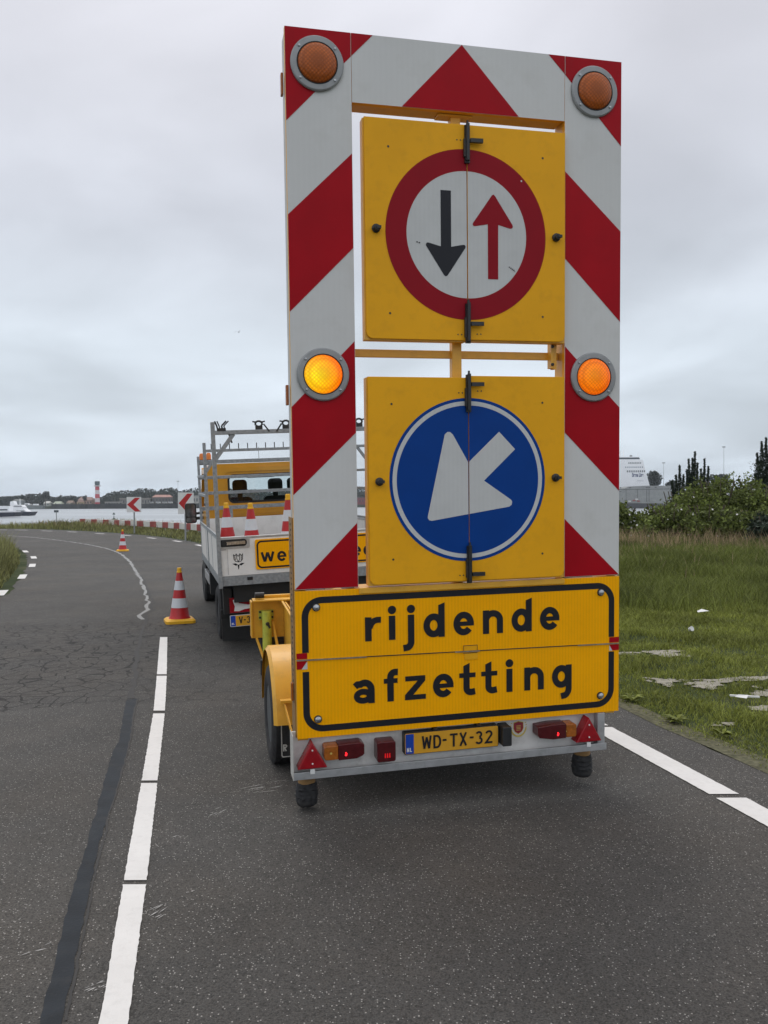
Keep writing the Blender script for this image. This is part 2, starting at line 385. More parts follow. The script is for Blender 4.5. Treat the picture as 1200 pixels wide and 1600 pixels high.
# ------------------------------------------------------------------ stroke lettering
def glyph(ch, t):
    """list of ('s', path, width) or ('p', polygon) in x-height units; returns (list, width)"""
    h = t / 2
    if ch == 'i': return [('p', [(0, 0), (t, 0), (t, 1), (0, 1)]), ('c', (h, 1.24, .175))], t
    if ch == 'j': return [('s', [(h, 1), (h, -.1)] + arc(h - .19, -.1, .19, .26, 0, -78, 8) + [(-.2, -.38)], t), ('c', (h, 1.24, .175))], t
    if ch == 'r': return [('p', [(0, 0), (t, 0), (t, .98), (0, 1)]), ('s', [(t * .7, .55), (t * .95, .72), (.38, .83), (.5, .865), (.67, .86)], t * .9)], .66
    if ch == 'n': return [('p', [(0, 0), (t, 0), (t, 1), (0, 1)]), ('s', arc(.45, .56, .45 - h, .44 - h, 165, 0, 14) + [(.9 - h, 0)], t)], .9
    if ch in 'dg':
        W = .92
        L_ = [('s', arc(.44, .5, .44 - h, .5 - h, 0, 360, 32), t)]
        if ch == 'd': L_.append(('p', [(W - t, 0), (W, 0), (W, 1.44), (W - t, 1.34)]))
        else: L_.append(('s', [(W - h, 1), (W - h, 0.02)] + arc(W - h - .24, -.02, .24, .33, 0, -72, 8) + [(W - .5, -.37)], t))
        return L_, W
    if ch == 'e': return [('s', arc(.45, .5, .45 - h, .5 - h, 2, 322, 30), t), ('p', [(.12, .40), (.9, .40), (.9, .585), (.12, .585)])], .9
    if ch == 'a': return [('s', [(.06, .73), (.16, .81)] + arc(.46, .56, .88 - h - .46, .44 - h, 125, 0, 12) + [(.88 - h, 0)], t),
                          ('s', arc(.40, .31, .40 - h * .95, .31 - h * .9, 0, 360, 24), t * .9)], .88
    if ch == 'f': return [('s', [(.28, 0), (.28, 1.0)] + arc(.28 + .2, 1.0, .2, .22, 180, 90, 6) + [(.6, 1.215)], t), ('p', [(0, .76), (.58, .76), (.58, .96), (0, .96)])], .59
    if ch == 't': return [('s', [(.32, .9), (.32, .3)] + arc(.32 + .2, .3, .2, .17, 180, 270, 6) + [(.7, .16)], t), ('p', [(.32 - h, .85), (.32 + h, .85), (.32 + h, 1.38), (.32 - h, 1.26)]),
                          ('p', [(0, .76), (.72, .76), (.72, .96), (0, .96)])], .73
    if ch == 'z': return [('p', [(.02, 1), (.02, .79), (.55, .79), (0, .22), (0, 0), (.9, 0), (.9, .21), (.36, .21), (.88, .78), (.88, 1)])], .9
    if ch == 'w': return [('s', [(h * .8, 1), (.37, .06)], t), ('s', [(.37, .06), (.66, .95)], t), ('s', [(.66, .95), (.95, .06)], t), ('s', [(.95, .06), (1.32 - h * .8, 1)], t)], 1.32
    if ch == 'v': return [('s', [(h * .8, 1), (.43, .06)], t), ('s', [(.43, .06), (.86 - h * .8, 1)], t)], .86
    if ch == 'k': return [('p', [(0, 0), (t, 0), (t, 1.4), (0, 1.4)]), ('s', [(t * .8, .42), (.8, 1)], t * .95), ('s', [(.36, .6), (.82, 0)], t)], .9
    # capitals / digits: height 1
    if ch == 'W': return [('s', [(h, 1), (.2, .04)], t), ('s', [(.2, .04), (.38, .9)], t), ('s', [(.38, .9), (.56, .04)], t), ('s', [(.56, .04), (.76 - h, 1)], t)], .76
    if ch == 'D': return [('s', [(h, 0), (h, 1)], t), ('s', [(h, 1 - h), (.25, 1 - h)] + arc(.28, .5, .6 - .28 - h, .5 - h, 90, -90, 16) + [(h, h)], t)], .6
    if ch == 'T': return [('s', [(.3, 0), (.3, 1)], t), ('s', [(0, 1 - h), (.6, 1 - h)], t)], .6
    if ch == 'X': return [('s', [(h, 0), (.6 - h, 1)], t), ('s', [(h, 1), (.6 - h, 0)], t)], .6
    if ch == 'V': return [('s', [(h, 1), (.3, .03)], t), ('s', [(.3, .03), (.6 - h, 1)], t)], .6
    if ch == 'N': return [('s', [(h, 0), (h, 1)], t), ('s', [(h, .95), (.6 - h, .05)], t), ('s', [(.6 - h, 0), (.6 - h, 1)], t)], .6
    if ch == 'L': return [('s', [(h, 1), (h, 0)], t), ('s', [(0, h), (.5, h)], t)], .5
    if ch == 'R': return [('s', [(h, 0), (h, 1)], t), ('s', [(h, 1 - h), (.3, 1 - h)] + arc(.3, .73, .22, .27 - h, 90, -90, 8) + [(h, .46 + h * .3)], t), ('s', [(.25, .45), (.56 - h, 0)], t)], .56
    if ch == '-': return [('s', [(0, .5), (.3, .5)], t)], .3
    if ch == '2': return [('s', arc(.29, .72, .29 - h, .28 - h, 165, -25, 12) + [(.06, h), (.1, h)], t), ('s', [(.03, h), (.57, h)], t)], .57
    if ch == '3': return [('s', arc(.28, .74, .27 - h, .26 - h, 155, -80, 12) , t), ('s', arc(.28, .28, .30 - h, .28 - h, 80, -155, 14), t)], .58
    return [], .4
_st = [0]
def letter(mb, ch, x, z, xh, t, y, m=0):
    L_, wd = glyph(ch, t)
    for it in L_:
        _st[0] = (_st[0] + 1) % 9; yy = y - _st[0] * .00012
        if it[0] == 's': mb.ribbon([(x + p[0] * xh, z + p[1] * xh) for p in it[1]], it[2] * xh, yy, m)
        elif it[0] == 'p': mb.sheet([(x + p[0] * xh, z + p[1] * xh) for p in it[1]], yy, m)
        else: mb.disc(x + it[1][0] * xh, z + it[1][1] * xh, it[1][2] * xh, yy, m, n=20)
    return wd * xh
def text(mb, s_, x, z, xh, t, y, gap, m=0):
    for ch in s_:
        if ch == ' ': x += xh * .5; continue
        x += letter(mb, ch, x, z, xh, t, y, m) + gap
    return x

# ------------------------------------------------------------------ the ground, the road, the water
def catmull(P, n=10):
    P = [Vector(p) for p in P]; out_ = []
    for i in range(len(P) - 1):
        p0 = P[max(0, i - 1)]; p1 = P[i]; p2 = P[i + 1]; p3 = P[min(len(P) - 1, i + 2)]
        for k in range(n):
            t = k / n
            out_.append(.5 * ((2 * p1) + (p2 - p0) * t + (2 * p0 - 5 * p1 + 4 * p2 - p3) * t * t + (3 * p1 - p0 - 3 * p2 + p3) * t ** 3))
    out_.append(P[-1]); return out_
def resample(P, n):
    d = [0]
    for a, b in zip(P, P[1:]): d.append(d[-1] + (b - a).length)
    xs = np.linspace(0, d[-1], n)
    return [Vector((float(a), float(b))) for a, b in zip(np.interp(xs, d, [p.x for p in P]), np.interp(xs, d, [p.y for p in P]))]
EDGE_R = [(9.2, -30), (4.4, -5), (3.02, 2), (2.31, 5), (1.88, 6.58), (1.0, 10.2), (-.45, 16), (-2.9, 24), (-5.4, 29.6), (-7.35, 33.34), (-8.69, 36.25), (-11.52, 41.35), (-14.97, 46.1), (-18.65, 50.24), (-22.5, 53.8), (-26.5, 55.4), (-36, 58.0), (-52, 60)]
EDGE_L = [(1.2, -30), (-2.6, -5), (-3.95, 2), (-5.3, 8), (-6.73, 14.47), (-7.69, 17.27), (-8.79, 20.21), (-9.95, 23.05), (-11.92, 27.51), (-13.35, 30.26), (-15.9, 34.6), (-19.2, 39), (-23, 43), (-28, 46.6), (-36, 49.5), (-52, 52)]
eR = resample(catmull(EDGE_R), 220); eL = resample(catmull(EDGE_L), 220)
def interp_x(E, y):     # x of an edge at y (for y below the bend)
    ys = [p.y for p in E]; xs = [p.x for p in E]; return float(np.interp(y, ys, xs))
eRy = np.array([p.y for p in eR]); eRx = np.array([p.x for p in eR])
eLy = np.array([p.y for p in eL]); eLx = np.array([p.x for p in eL])

SH = [(-400, 58), (-60, 62), (-34, 60.5), (-26, 61), (-22, 65), (-14, 59), (-8, 50), (0, 46), (8, 50), (20, 58), (60, 70), (400, 90)]
SHx = [p[0] for p in SH]; SHy = [p[1] for p in SH]
def hgt(x, y):
    d = y - np.interp(x, SHx, SHy)
    return np.where(d > 0, -np.minimum(5.5, d * .62), 0.0)

def soil_mat():
    m = bpy.data.materials.new('turf_soil'); m.use_nodes = True
    t = m.node_tree; n = t.nodes; l = t.links; b = n['Principled BSDF']; b.inputs['Roughness'].default_value = .95
    b.inputs['Specular IOR Level'].default_value = .15
    co = n.new('ShaderNodeTexCoord'); a = n.new('ShaderNodeTexNoise'); a.inputs['Scale'].default_value = .6; a.inputs['Detail'].default_value = 9
    a.inputs['Roughness'].default_value = .7
    l.new(co.outputs['Object'], a.inputs['Vector'])
    rp = n.new('ShaderNodeValToRGB'); e = rp.color_ramp.elements
    e[0].position = .35; e[0].color = (.022, .032, .010, 1); e[1].position = .68; e[1].color = (.085, .085, .045, 1)
    x = rp.color_ramp.elements.new(.52); x.color = (.04, .055, .018, 1)
    l.new(a.outputs['Fac'], rp.inputs[0]); l.new(rp.outputs[0], b.inputs['Base Color'])
    return m
M['soil'] = soil_mat()
xs = np.concatenate([np.linspace(-400, -70, 20), np.linspace(-66, 60, 90), np.linspace(66, 400, 20)])
ys = np.concatenate([np.linspace(-60, 30, 40), np.linspace(32, 90, 80), np.linspace(100, 140, 4)])
X, Y = np.meshgrid(xs, ys); Z = hgt(X, Y)
nx, ny = len(xs), len(ys)
g = MB(['soil']); g.v = [tuple(map(float, p)) for p in np.stack([X.ravel(), Y.ravel(), Z.ravel()], 1)]
g.f = [(j * nx + i, j * nx + i + 1, (j + 1) * nx + i + 1, (j + 1) * nx + i) for j in range(ny - 1) for i in range(nx - 1)]
g.mi = [0] * len(g.f)
tag(g.build('ground'), kind='structure')

def water_mat():
    m = bpy.data.materials.new('river_water'); m.use_nodes = True
    t = m.node_tree; n = t.nodes; l = t.links; b = n['Principled BSDF']
    b.inputs['Base Color'].default_value = (.19, .22, .235, 1); b.inputs['Roughness'].default_value = .32
    co = n.new('ShaderNodeTexCoord'); mp_ = n.new('ShaderNodeMapping'); mp_.inputs['Scale'].default_value = (1, 2.2, 1)
    a = n.new('ShaderNodeTexNoise'); a.inputs['Scale'].default_value = .35; a.inputs['Detail'].default_value = 6
    l.new(co.outputs['Object'], mp_.inputs[0]); l.new(mp_.outputs[0], a.inputs['Vector'])
    bp = n.new('ShaderNodeBump'); bp.inputs['Strength'].default_value = .5; bp.inputs['Distance'].default_value = .5
    l.new(a.outputs['Fac'], bp.inputs['Height']); l.new(bp.outputs[0], b.inputs['Normal'])
    c2 = n.new('ShaderNodeTexNoise'); c2.inputs['Scale'].default_value = .02; c2.inputs['Detail'].default_value = 4
    mp2 = n.new('ShaderNodeMapping'); mp2.inputs['Scale'].default_value = (.35, 1.6, 1)
    l.new(co.outputs['Object'], mp2.inputs[0]); l.new(mp2.outputs[0], c2.inputs['Vector'])
    rp = n.new('ShaderNodeValToRGB'); rp.color_ramp.elements[0].position = .35; rp.color_ramp.elements[0].color = (.26, .285, .30, 1)
    rp.color_ramp.elements[1].position = .7; rp.color_ramp.elements[1].color = (.42, .45, .47, 1)
    l.new(c2.outputs['Fac'], rp.inputs[0]); l.new(rp.outputs[0], b.inputs['Base Color'])
    return m
M['water'] = water_mat()
wm = MB(['water']); wm.add([(-6000, 20, -4), (6000, 20, -4), (6000, 6000, -4), (-6000, 6000, -4)], [(0, 1, 2, 3)])
tag(wm.build('water'), kind='structure')

def asphalt_mat():
    m = bpy.data.materials.new('asphalt'); m.use_nodes = True
    t = m.node_tree; n = t.nodes; l = t.links; b = n['Principled BSDF']
    b.inputs['Roughness'].default_value = .82; b.inputs['Specular IOR Level'].default_value = .3
    co = n.new('ShaderNodeTexCoord')
    def noise(scale, det=4, rough=.55, vec=None):
        a = n.new('ShaderNodeTexNoise'); a.inputs['Scale'].default_value = scale; a.inputs['Detail'].default_value = det; a.inputs['Roughness'].default_value = rough
        l.new(vec or co.outputs['Object'], a.inputs['Vector']); return a.outputs['Fac']
    def rng_(v, a, b_, c, d):
        r_ = n.new('ShaderNodeMapRange'); r_.inputs['From Min'].default_value = a; r_.inputs['From Max'].default_value = b_
        r_.inputs['To Min'].default_value = c; r_.inputs['To Max'].default_value = d; l.new(v, r_.inputs['Value']); return r_.outputs[0]
    def math_(op, a, b_):
        k = n.new('ShaderNodeMath'); k.operation = op
        for i, v in enumerate((a, b_)):
            if isinstance(v, (int, float)): k.inputs[i].default_value = v
            else: l.new(v, k.inputs[i])
        return k.outputs[0]
    big = noise(.35, 5); med = noise(2.2, 5)
    val = math_('MULTIPLY', rng_(big, .3, .7, .82, 1.16), rng_(med, .3, .7, .90, 1.10))
    fine = noise(150, 3, .75)
    val = math_('MULTIPLY', val, rng_(fine, .32, .68, .48, 1.5))
    # aggregate stones
    vo = n.new('ShaderNodeTexVoronoi'); vo.inputs['Scale'].default_value = 135; l.new(co.outputs['Object'], vo.inputs['Vector'])
    sepc = n.new('ShaderNodeSeparateColor'); l.new(vo.outputs['Color'], sepc.inputs[0])
    light = math_('MULTIPLY', math_('GREATER_THAN', sepc.outputs[0], .925), math_('LESS_THAN', vo.outputs['Distance'], .40))
    dark = math_('GREATER_THAN', sepc.outputs[1], .72)
    val = math_('MULTIPLY', val, rng_(dark, 0, 1, 1, .66))
    base = n.new('ShaderNodeMixRGB'); base.inputs[1].default_value = (.077, .073, .067, 1); base.inputs[2].default_value = (.088, .080, .070, 1)
    l.new(rng_(noise(.8, 3), .45, .65, 0, 1), base.inputs[0])
    sc = n.new('ShaderNodeVectorMath'); sc.operation = 'SCALE'; l.new(base.outputs[0], sc.inputs[0]); l.new(val, sc.inputs['Scale'])
    mx = n.new('ShaderNodeMixRGB'); mx.inputs[2].default_value = (.42, .40, .37, 1)
    l.new(math_('MULTIPLY', light, .8), mx.inputs[0]); l.new(sc.outputs[0], mx.inputs[1])
    # crazed band across the road (between 6.6 m and 11.6 m)
    wn = n.new('ShaderNodeTexNoise'); wn.inputs['Scale'].default_value = 3.5; wn.inputs['Detail'].default_value = 3
    l.new(co.outputs['Object'], wn.inputs['Vector'])
    wa = n.new('ShaderNodeVectorMath'); wa.operation = 'MULTIPLY_ADD'; wa.inputs[1].default_value = (.10, .10, 0)
    l.new(wn.outputs['Color'], wa.inputs[0]); l.new(co.outputs['Object'], wa.inputs[2])
    mpc = n.new('ShaderNodeMapping'); mpc.inputs['Scale'].default_value = (.85, .85, 1); mpc.inputs['Rotation'].default_value = (0, 0, R(-8))
    l.new(wa.outputs[0], mpc.inputs[0])
    vc = n.new('ShaderNodeTexVoronoi'); vc.feature = 'DISTANCE_TO_EDGE'; vc.inputs['Scale'].default_value = 6.2; l.new(mpc.outputs[0], vc.inputs['Vector'])
    wid = rng_(noise(1.9, 3), .32, .68, .022, .044)
    crack = math_('LESS_THAN', vc.outputs['Distance'], wid)
    sp = n.new('ShaderNodeSeparateXYZ'); l.new(co.outputs['Object'], sp.inputs[0])
    yy = math_('ADD', math_('ADD', sp.outputs['Y'], math_('MULTIPLY', sp.outputs['X'], -.18)), math_('MULTIPLY', noise(1.4, 3), .7))
    band = math_('MULTIPLY', rng_(yy, 7.45, 7.52, 0, 1), rng_(yy, 12.2, 13.0, 1, 0))
    mc = n.new('ShaderNodeMixRGB'); mc.inputs[2].default_value = (.016, .014, .013, 1)
    l.new(math_('MULTIPLY', math_('MULTIPLY', crack, band), rng_(sp.outputs['X'], -2.6, -1.9, .9, .4)), mc.inputs[0]); l.new(mx.outputs[0], mc.inputs[1])
    dk = n.new('ShaderNodeVectorMath'); dk.operation = 'SCALE'; l.new(mc.outputs[0], dk.inputs[0]); l.new(rng_(band, 0, 1, 1, .86), dk.inputs['Scale'])
    l.new(dk.outputs[0], b.inputs['Base Color'])
    bp = n.new('ShaderNodeBump'); bp.inputs['Strength'].default_value = .55; bp.inputs['Distance'].default_value = .006
    l.new(math_('ADD', fine, math_('MULTIPLY', vo.outputs['Distance'], -.7)), bp.inputs['Height']); l.new(bp.outputs[0], b.inputs['Normal'])
    return m
M['asphalt'] = asphalt_mat()
g = MB(['asphalt']); nc = 10
for i in range(220):
    for k in range(nc + 1):
        p = eL[i].lerp(eR[i], k / nc); e_ = .03 * math.sin(i * 3.1 + k) if k in (0, nc) else 0
        g.v.append((p.x + e_ + (random.uniform(-.03, .03) if k in (0, nc) else 0), p.y, .006))
g.f = [(i * (nc + 1) + k, i * (nc + 1) + k + 1, (i + 1) * (nc + 1) + k + 1, (i + 1) * (nc + 1) + k) for i in range(219) for k in range(nc)]
g.mi = [0] * len(g.f)
tag(g.build('road'), kind='structure')

def strip(name, PL, PR, z, m, jit=.004, seg=.04):
    """flat strip between two polylines with slightly ragged edges"""
    n = max(2, int((Vector(PL[-1]) - Vector(PL[0])).length / seg))
    a = resample([Vector(p) for p in PL], n); b = resample([Vector(p) for p in PR], n)
    q = MB([m])
    for p, r_ in zip(a, b):
        q.v += [(p.x + random.uniform(-jit, jit), p.y, z), (r_.x + random.uniform(-jit, jit), r_.y, z)]
    q.f = [(2 * i, 2 * i + 1, 2 * i + 3, 2 * i + 2) for i in range(n - 1)]; q.mi = [0] * len(q.f)
    return q
M['roadwhite'] = mat('road_paint', (.70, .68, .65), .6, var=.04, vscale=5, dirt=.32, dcol=(.42, .40, .37), dscale=25, bump=.15, bscale=120)
M['tar'] = mat('bitumen', (.019, .023, .028), .7, spec=.22, var=.25, vscale=7, dirt=.5, dcol=(.055, .053, .05), dscale=9, bump=.2, bscale=90)
M['greyseal'] = mat('pale_sealant', (.235, .235, .225), .6, var=.1)
M['darkseal'] = mat('dark_crack', (.035, .033, .031), .8)
M['chalk'] = mat('chalk_scuff', (.42, .41, .39), .8, var=.4, vscale=40)

cl_L = [(-.60, .9), (-.91, 2.61), (-1.14, 3.58), (-1.44, 4.87), (-1.83, 6.53), (-2.18, 7.9), (-2.75, 10.12)]
cl_R = [(-.51, .9), (-.82, 2.61), (-1.04, 3.58), (-1.345, 4.87), (-1.74, 6.53), (-2.085, 7.9), (-2.66, 10.12)]
def xat(P, y): return float(np.interp(y, [p[1] for p in P], [p[0] for p in P]))
def line_dash(y0, y1, P=cl_L, Q=cl_R, n=14):
    yy = np.linspace(y0, y1, n)
    return [(xat(P, y), y) for y in yy], [(xat(Q, y), y) for y in yy]
for y0, y1 in ((1.0, 2.2), (2.24, 3.545), (3.585, 4.835), (4.88, 6.44), (6.53, 7.85), (7.92, 10.12)):
    a, b = line_dash(y0, y1)
    tag(strip('road_marking', a, b, .011, 'roadwhite', .002, .025).build('road_marking'), kind='structure')
rl_a = [(2.92, 0), (1.92, 4.14), (1.53, 5.75), (.35, 10.6), (-.7, 14.8), (-2.2, 19.6), (-4.0, 24.6)]
rl_b = [(3.09, 0), (2.085, 4.14), (1.70, 5.75), (.52, 10.6), (-.53, 14.8), (-2.03, 19.6), (-3.83, 24.6)]
for y0, y1 in ((.4, 3.1), (3.15, 4.545), (4.605, 5.985), (6.03, 8.6), (8.66, 11.4), (12.4, 15.2), (17, 19.5)):
    a, b = line_dash(y0, y1, rl_a, rl_b)
    tag(strip('road_marking', a, b, .011, 'roadwhite', .002, .025).build('road_marking'), kind='structure')
def quad_mark(c, d, ln, wd):
    d = Vector(d).normalized(); nn = Vector((-d.y, d.x)); c = Vector(c)
    q = MB(['roadwhite']); P = [c - d * ln / 2 - nn * wd / 2, c + d * ln / 2 - nn * wd / 2, c + d * ln / 2 + nn * wd / 2, c - d * ln / 2 + nn * wd / 2]
    q.add([(p.x, p.y, .011) for p in P], [(0, 1, 2, 3)]); tag(q.build('road_marking'), kind='structure')
for c, d, ln in (((-6.35, 12.2), (-.30, 1), 1.0), ((-7.08, 15.3), (-.36, 1), 1.0), ((-8.18, 18.7), (-.38, 1), 1.15), ((-9.4, 22.1), (-.40, 1), 1.2), ((-10.76, 25.4), (-.46, 1), 1.2), ((-12.4, 28.6), (-.5, 1), 1.2)):
    quad_mark(c, d, ln, .16)
FD = [(-24.54, 52.89), (-22.84, 52.15), (-20.45, 50.18), (-18.13, 48.13), (-15.54, 45.25), (-13.17, 42.35), (-10.98, 39.09), (-8.92, 35.68), (-7.14, 32.05), (-5.6, 28.4)]
for i, c in enumerate(FD):
    a = Vector(FD[max(0, i - 1)]); b = Vector(FD[min(len(FD) - 1, i + 1)])
    quad_mark(c, a - b, 1.25, .17)

tarL = [(-2.16, 6.9), (-2.0, 6.3), (-1.84, 5.7), (-1.79, 5.41), (-1.63, 4.74), (-1.53, 4.35), (-1.49, 4.14), (-1.44, 3.99), (-1.35, 3.58), (-1.22, 3.06), (-1.1, 2.61), (-.95, 2.1), (-.78, 1.4)]
tarR = [(-2.08, 6.95), (-1.95, 6.4), (-1.8, 5.85), (-1.68, 5.35), (-1.555, 4.8), (-1.46, 4.35), (-1.41, 4.1), (-1.375, 3.95), (-1.28, 3.58), (-1.14, 3.04), (-1.03, 2.61), (-.88, 2.1), (-.7, 1.4)]
tag(strip('tar_seam', tarL[::-1], tarR[::-1], .0095, 'tar', .005, .05).build('tar_seam'), kind='structure')
def wiggle(P, w0, w1, m, name, z, amp=.03, seg=.12):
    P = resample(catmull(P, 8), max(8, int(sum((Vector(a) - Vector(b)).length for a, b in zip(P, P[1:])) / seg)))
    q = MB([m]); n = len(P)
    for i, p in enumerate(P):
        d = (P[min(n - 1, i + 1)] - P[max(0, i - 1)]).normalized(); nn = Vector((-d.y, d.x))
        ww = (w0 + (w1 - w0) * i / n) * random.uniform(.6, 1.4); o_ = random.uniform(-amp, amp)
        a, b = p + nn * (o_ - ww / 2), p + nn * (o_ + ww / 2)
        q.v += [(a.x, a.y, z), (b.x, b.y, z)]
    q.f = [(2 * i, 2 * i + 1, 2 * i + 3, 2 * i + 2) for i in range(n - 1)]; q.mi = [0] * len(q.f)
    return tag(q.build(name), kind='structure')
LC = [(-3.40, 11.7), (-3.62, 12.2), (-3.62, 12.7), (-3.84, 13.3), (-3.90, 13.7), (-4.08, 14.2), (-4.36, 15.07), (-4.89, 16.73), (-5.59, 18.8), (-6.6, 21.67), (-7.76, 24.87), (-9.38, 28.72), (-11.02, 31.78), (-12.67, 34.42), (-15.39, 38.27), (-17.93, 41.39), (-21, 44.5)]
wiggle(LC, .05, .11, 'greyseal', 'crack_seal', .0095, .03, .22)
wiggle([(p[0] + .07, p[1]) for p in LC[:9]], .04, .03, 'darkseal', 'road_crack', .0088, .03)
wiggle([(-3.38, 11.74), (-2.95, 9.98), (-2.62, 8.75), (-2.3, 7.57), (-2.13, 6.95)], .03, .05, 'darkseal', 'road_crack', .0088, .02)
wiggle([(-2.08, 6.95), (-1.95, 6.4), (-1.8, 5.85), (-1.68, 5.35), (-1.555, 4.8), (-1.46, 4.35), (-1.39, 4.1), (-1.36, 3.95), (-1.27, 3.58), (-1.13, 3.04), (-1.02, 2.61)], .012, .008, 'darkseal', 'road_crack', .0099, .004, .05)
# chalky scuffs
for cx, cy, ang, ln, k in ((-.74, 4.72, .55, .22, 16), (-.60, 4.86, .2, .1, 5), (-.88, 4.38, .9, .13, 7), (-.93, 3.34, 1.0, .16, 9), (-.83, 3.47, .8, .06, 4), (-.99, 2.80, .7, .08, 9), (-1.27, 3.02, .85, .1, 3), (-1.0, 4.05, .7, .12, 4)):
    q = MB(['chalk'])
    for i in range(k):
        a = ang + random.gauss(0, .12); l_ = ln * random.uniform(.12, .5); wd = random.uniform(.0008, .003)
        x0 = cx + random.gauss(0, ln * .3) * math.cos(ang) + random.gauss(0, ln * .07); y0 = cy + random.gauss(0, ln * .3) * math.sin(ang) + random.gauss(0, ln * .05)
        dx, dy = math.cos(a), math.sin(a)
        q.add([(x0 - dx * l_ / 2, y0 - dy * l_ / 2, .0098 + i * .00003), (x0 + dy * wd, y0 - dx * wd, .0098 + i * .00003), (x0 + dx * l_ / 2, y0 + dy * l_ / 2, .0098 + i * .00003), (x0 - dy * wd, y0 + dx * wd, .0098 + i * .00003)], [(0, 1, 2, 3)])
    tag(q.build('chalk_scuff'), kind='structure')
# bare sandy patches in the verge
M['sand'] = mat('bare_sandy_soil', (.31, .29, .24), .95, var=.22, vscale=18, dirt=.5, dcol=(.1, .1, .06), dscale=14, bump=.4, bscale=40, spec=.1)
BARE = [(2.98, 8.9, .32, .24), (2.56, 7.5, .17, .16), (2.90, 7.36, .20, .17), (3.08, 7.5, .2, .1), (3.22, 7.0, .14, .14), (3.10, 6.45, .3, .2), (3.32, 6.1, .3, .25), (2.52, 6.05, .08, .06), (3.5, 7.6, .25, .12), (2.62, 8.9, .2, .1), (2.33, 9.4, .14, .25)]
for i, (cx, cy, a, b) in enumerate(BARE):
    q = MB(['sand'])
    for j in range(9):
        ox, oy = (0, 0) if j == 0 else (random.gauss(0, a * .55), random.gauss(0, b * .55)); sc_ = .55 if j == 0 else random.uniform(.12, .42)
        P = []; ph = random.uniform(0, 6)
        for k in range(30):
            t = 2 * PI * k / 30; r_ = sc_ * (1 + .3 * math.sin(2 * t + ph) + .18 * math.sin(5 * t + ph * 2) + random.uniform(-.12, .12)); P.append((cx + ox + a * r_ * math.cos(t), cy + oy + b * r_ * math.sin(t), .010 + .0005 * i + .00005 * j))
        q.add(P, [tuple(range(30))])
    tag(q.build('bare_soil_patch'), kind='structure')
# crumbly dirt border between asphalt and turf
q = MB([mat('gritty_border', (.115, .11, .07), .95, var=.4, vscale=30, dirt=.5, dcol=(.04, .06, .02), dscale=10, bump=.5, bscale=50, spec=.1)])
rr = [p for p in eR if 0 < p.y < 34]
for i, p in enumerate(rr):
    q.v += [(p.x - .03 + random.uniform(-.035, .035), p.y, .0085), (p.x + .13 + random.uniform(-.03, .05), p.y + .05, .0085)]
q.f = [(2 * i, 2 * i + 1, 2 * i + 3, 2 * i + 2) for i in range(len(rr) - 1)]; q.mi = [0] * len(q.f)
tag(q.build('verge_border'), kind='structure')

# ------------------------------------------------------------------ vegetation tools
def np_mesh(name, V, nq, faces, mats, parent=None, mi=None):
    me = bpy.data.meshes.new(name); me.from_pydata(V.tolist() if hasattr(V, 'tolist') else V, [], faces)
    for m_ in mats: me.materials.append(m_)
    if mi is not None: me.polygons.foreach_set('material_index', mi)
    me.update(); o = bpy.data.objects.new(name, me); C.objects.link(o)
    if parent: o.parent = parent
    return o
def blades(name, P, H, W, lean, m, parent=None):
    n = len(P); a = rng.uniform(0, 2 * PI, n); ca, sa = np.cos(a), np.sin(a)
    la = rng.uniform(0, 2 * PI, n); lx, ly = np.cos(la) * lean * H, np.sin(la) * lean * H
    w = W / 2
    v = np.zeros((n, 5, 3))
    v[:, 0] = P + np.stack([-ca * w, -sa * w, np.zeros(n)], 1); v[:, 1] = P + np.stack([ca * w, sa * w, np.zeros(n)], 1)
    mid = P + np.stack([lx * .35, ly * .35, H * .58], 1)
    v[:, 2] = mid + np.stack([ca * w * .7, sa * w * .7, np.zeros(n)], 1); v[:, 3] = mid - np.stack([ca * w * .7, sa * w * .7, np.zeros(n)], 1)
    v[:, 4] = P + np.stack([lx, ly, H * (1 - .25 * lean)], 1)
    idx = np.arange(n) * 5
    me = bpy.data.meshes.new(name); me.vertices.add(n * 5); me.vertices.foreach_set('co', v.reshape(-1).astype(np.float32))
    q = np.stack([idx, idx + 1, idx + 2, idx + 3, idx + 3, idx + 2, idx + 4], 1).reshape(-1)
    me.loops.add(n * 7); me.loops.foreach_set('vertex_index', q.astype(np.int32))
    me.polygons.add(n * 2)
    st = np.stack([np.arange(n) * 7, np.arange(n) * 7 + 4], 1).reshape(-1)
    me.polygons.foreach_set('loop_start', st.astype(np.int32))
    me.materials.append(m); me.update(calc_edges=True); me.validate()
    o = bpy.data.objects.new(name, me); C.objects.link(o)
    if parent: o.parent = parent
    return o
def leaf_mesh(name, P, S, m, parent=None, flat=.0, aspect=.6, nrm=None):
    """diamond leaves with random orientation at P with size S"""
    n = len(P)
    a = rng.normal(size=(n, 3)); a[:, 2] *= (1 - flat); a /= np.linalg.norm(a, axis=1)[:, None]
    b = rng.normal(size=(n, 3)); b -= (b * a).sum(1)[:, None] * a; b /= np.linalg.norm(b, axis=1)[:, None]
    c = np.cross(a, b)
    S = S[:, None]
    v = np.stack([P - a * S * .5, P + b * S * aspect * .5 + c * S * .06, P + a * S * .5, P - b * S * aspect * .5 + c * S * .06], 1)
    me = bpy.data.meshes.new(name); me.vertices.add(n * 4); me.vertices.foreach_set('co', v.reshape(-1).astype(np.float32))
    me.loops.add(n * 4); me.loops.foreach_set('vertex_index', np.arange(n * 4, dtype=np.int32))
    me.polygons.add(n); me.polygons.foreach_set('loop_start', (np.arange(n) * 4).astype(np.int32))
    me.materials.append(m); me.update(calc_edges=True); me.validate()
    o = bpy.data.objects.new(name, me); C.objects.link(o)
    if parent: o.parent = parent
    return o
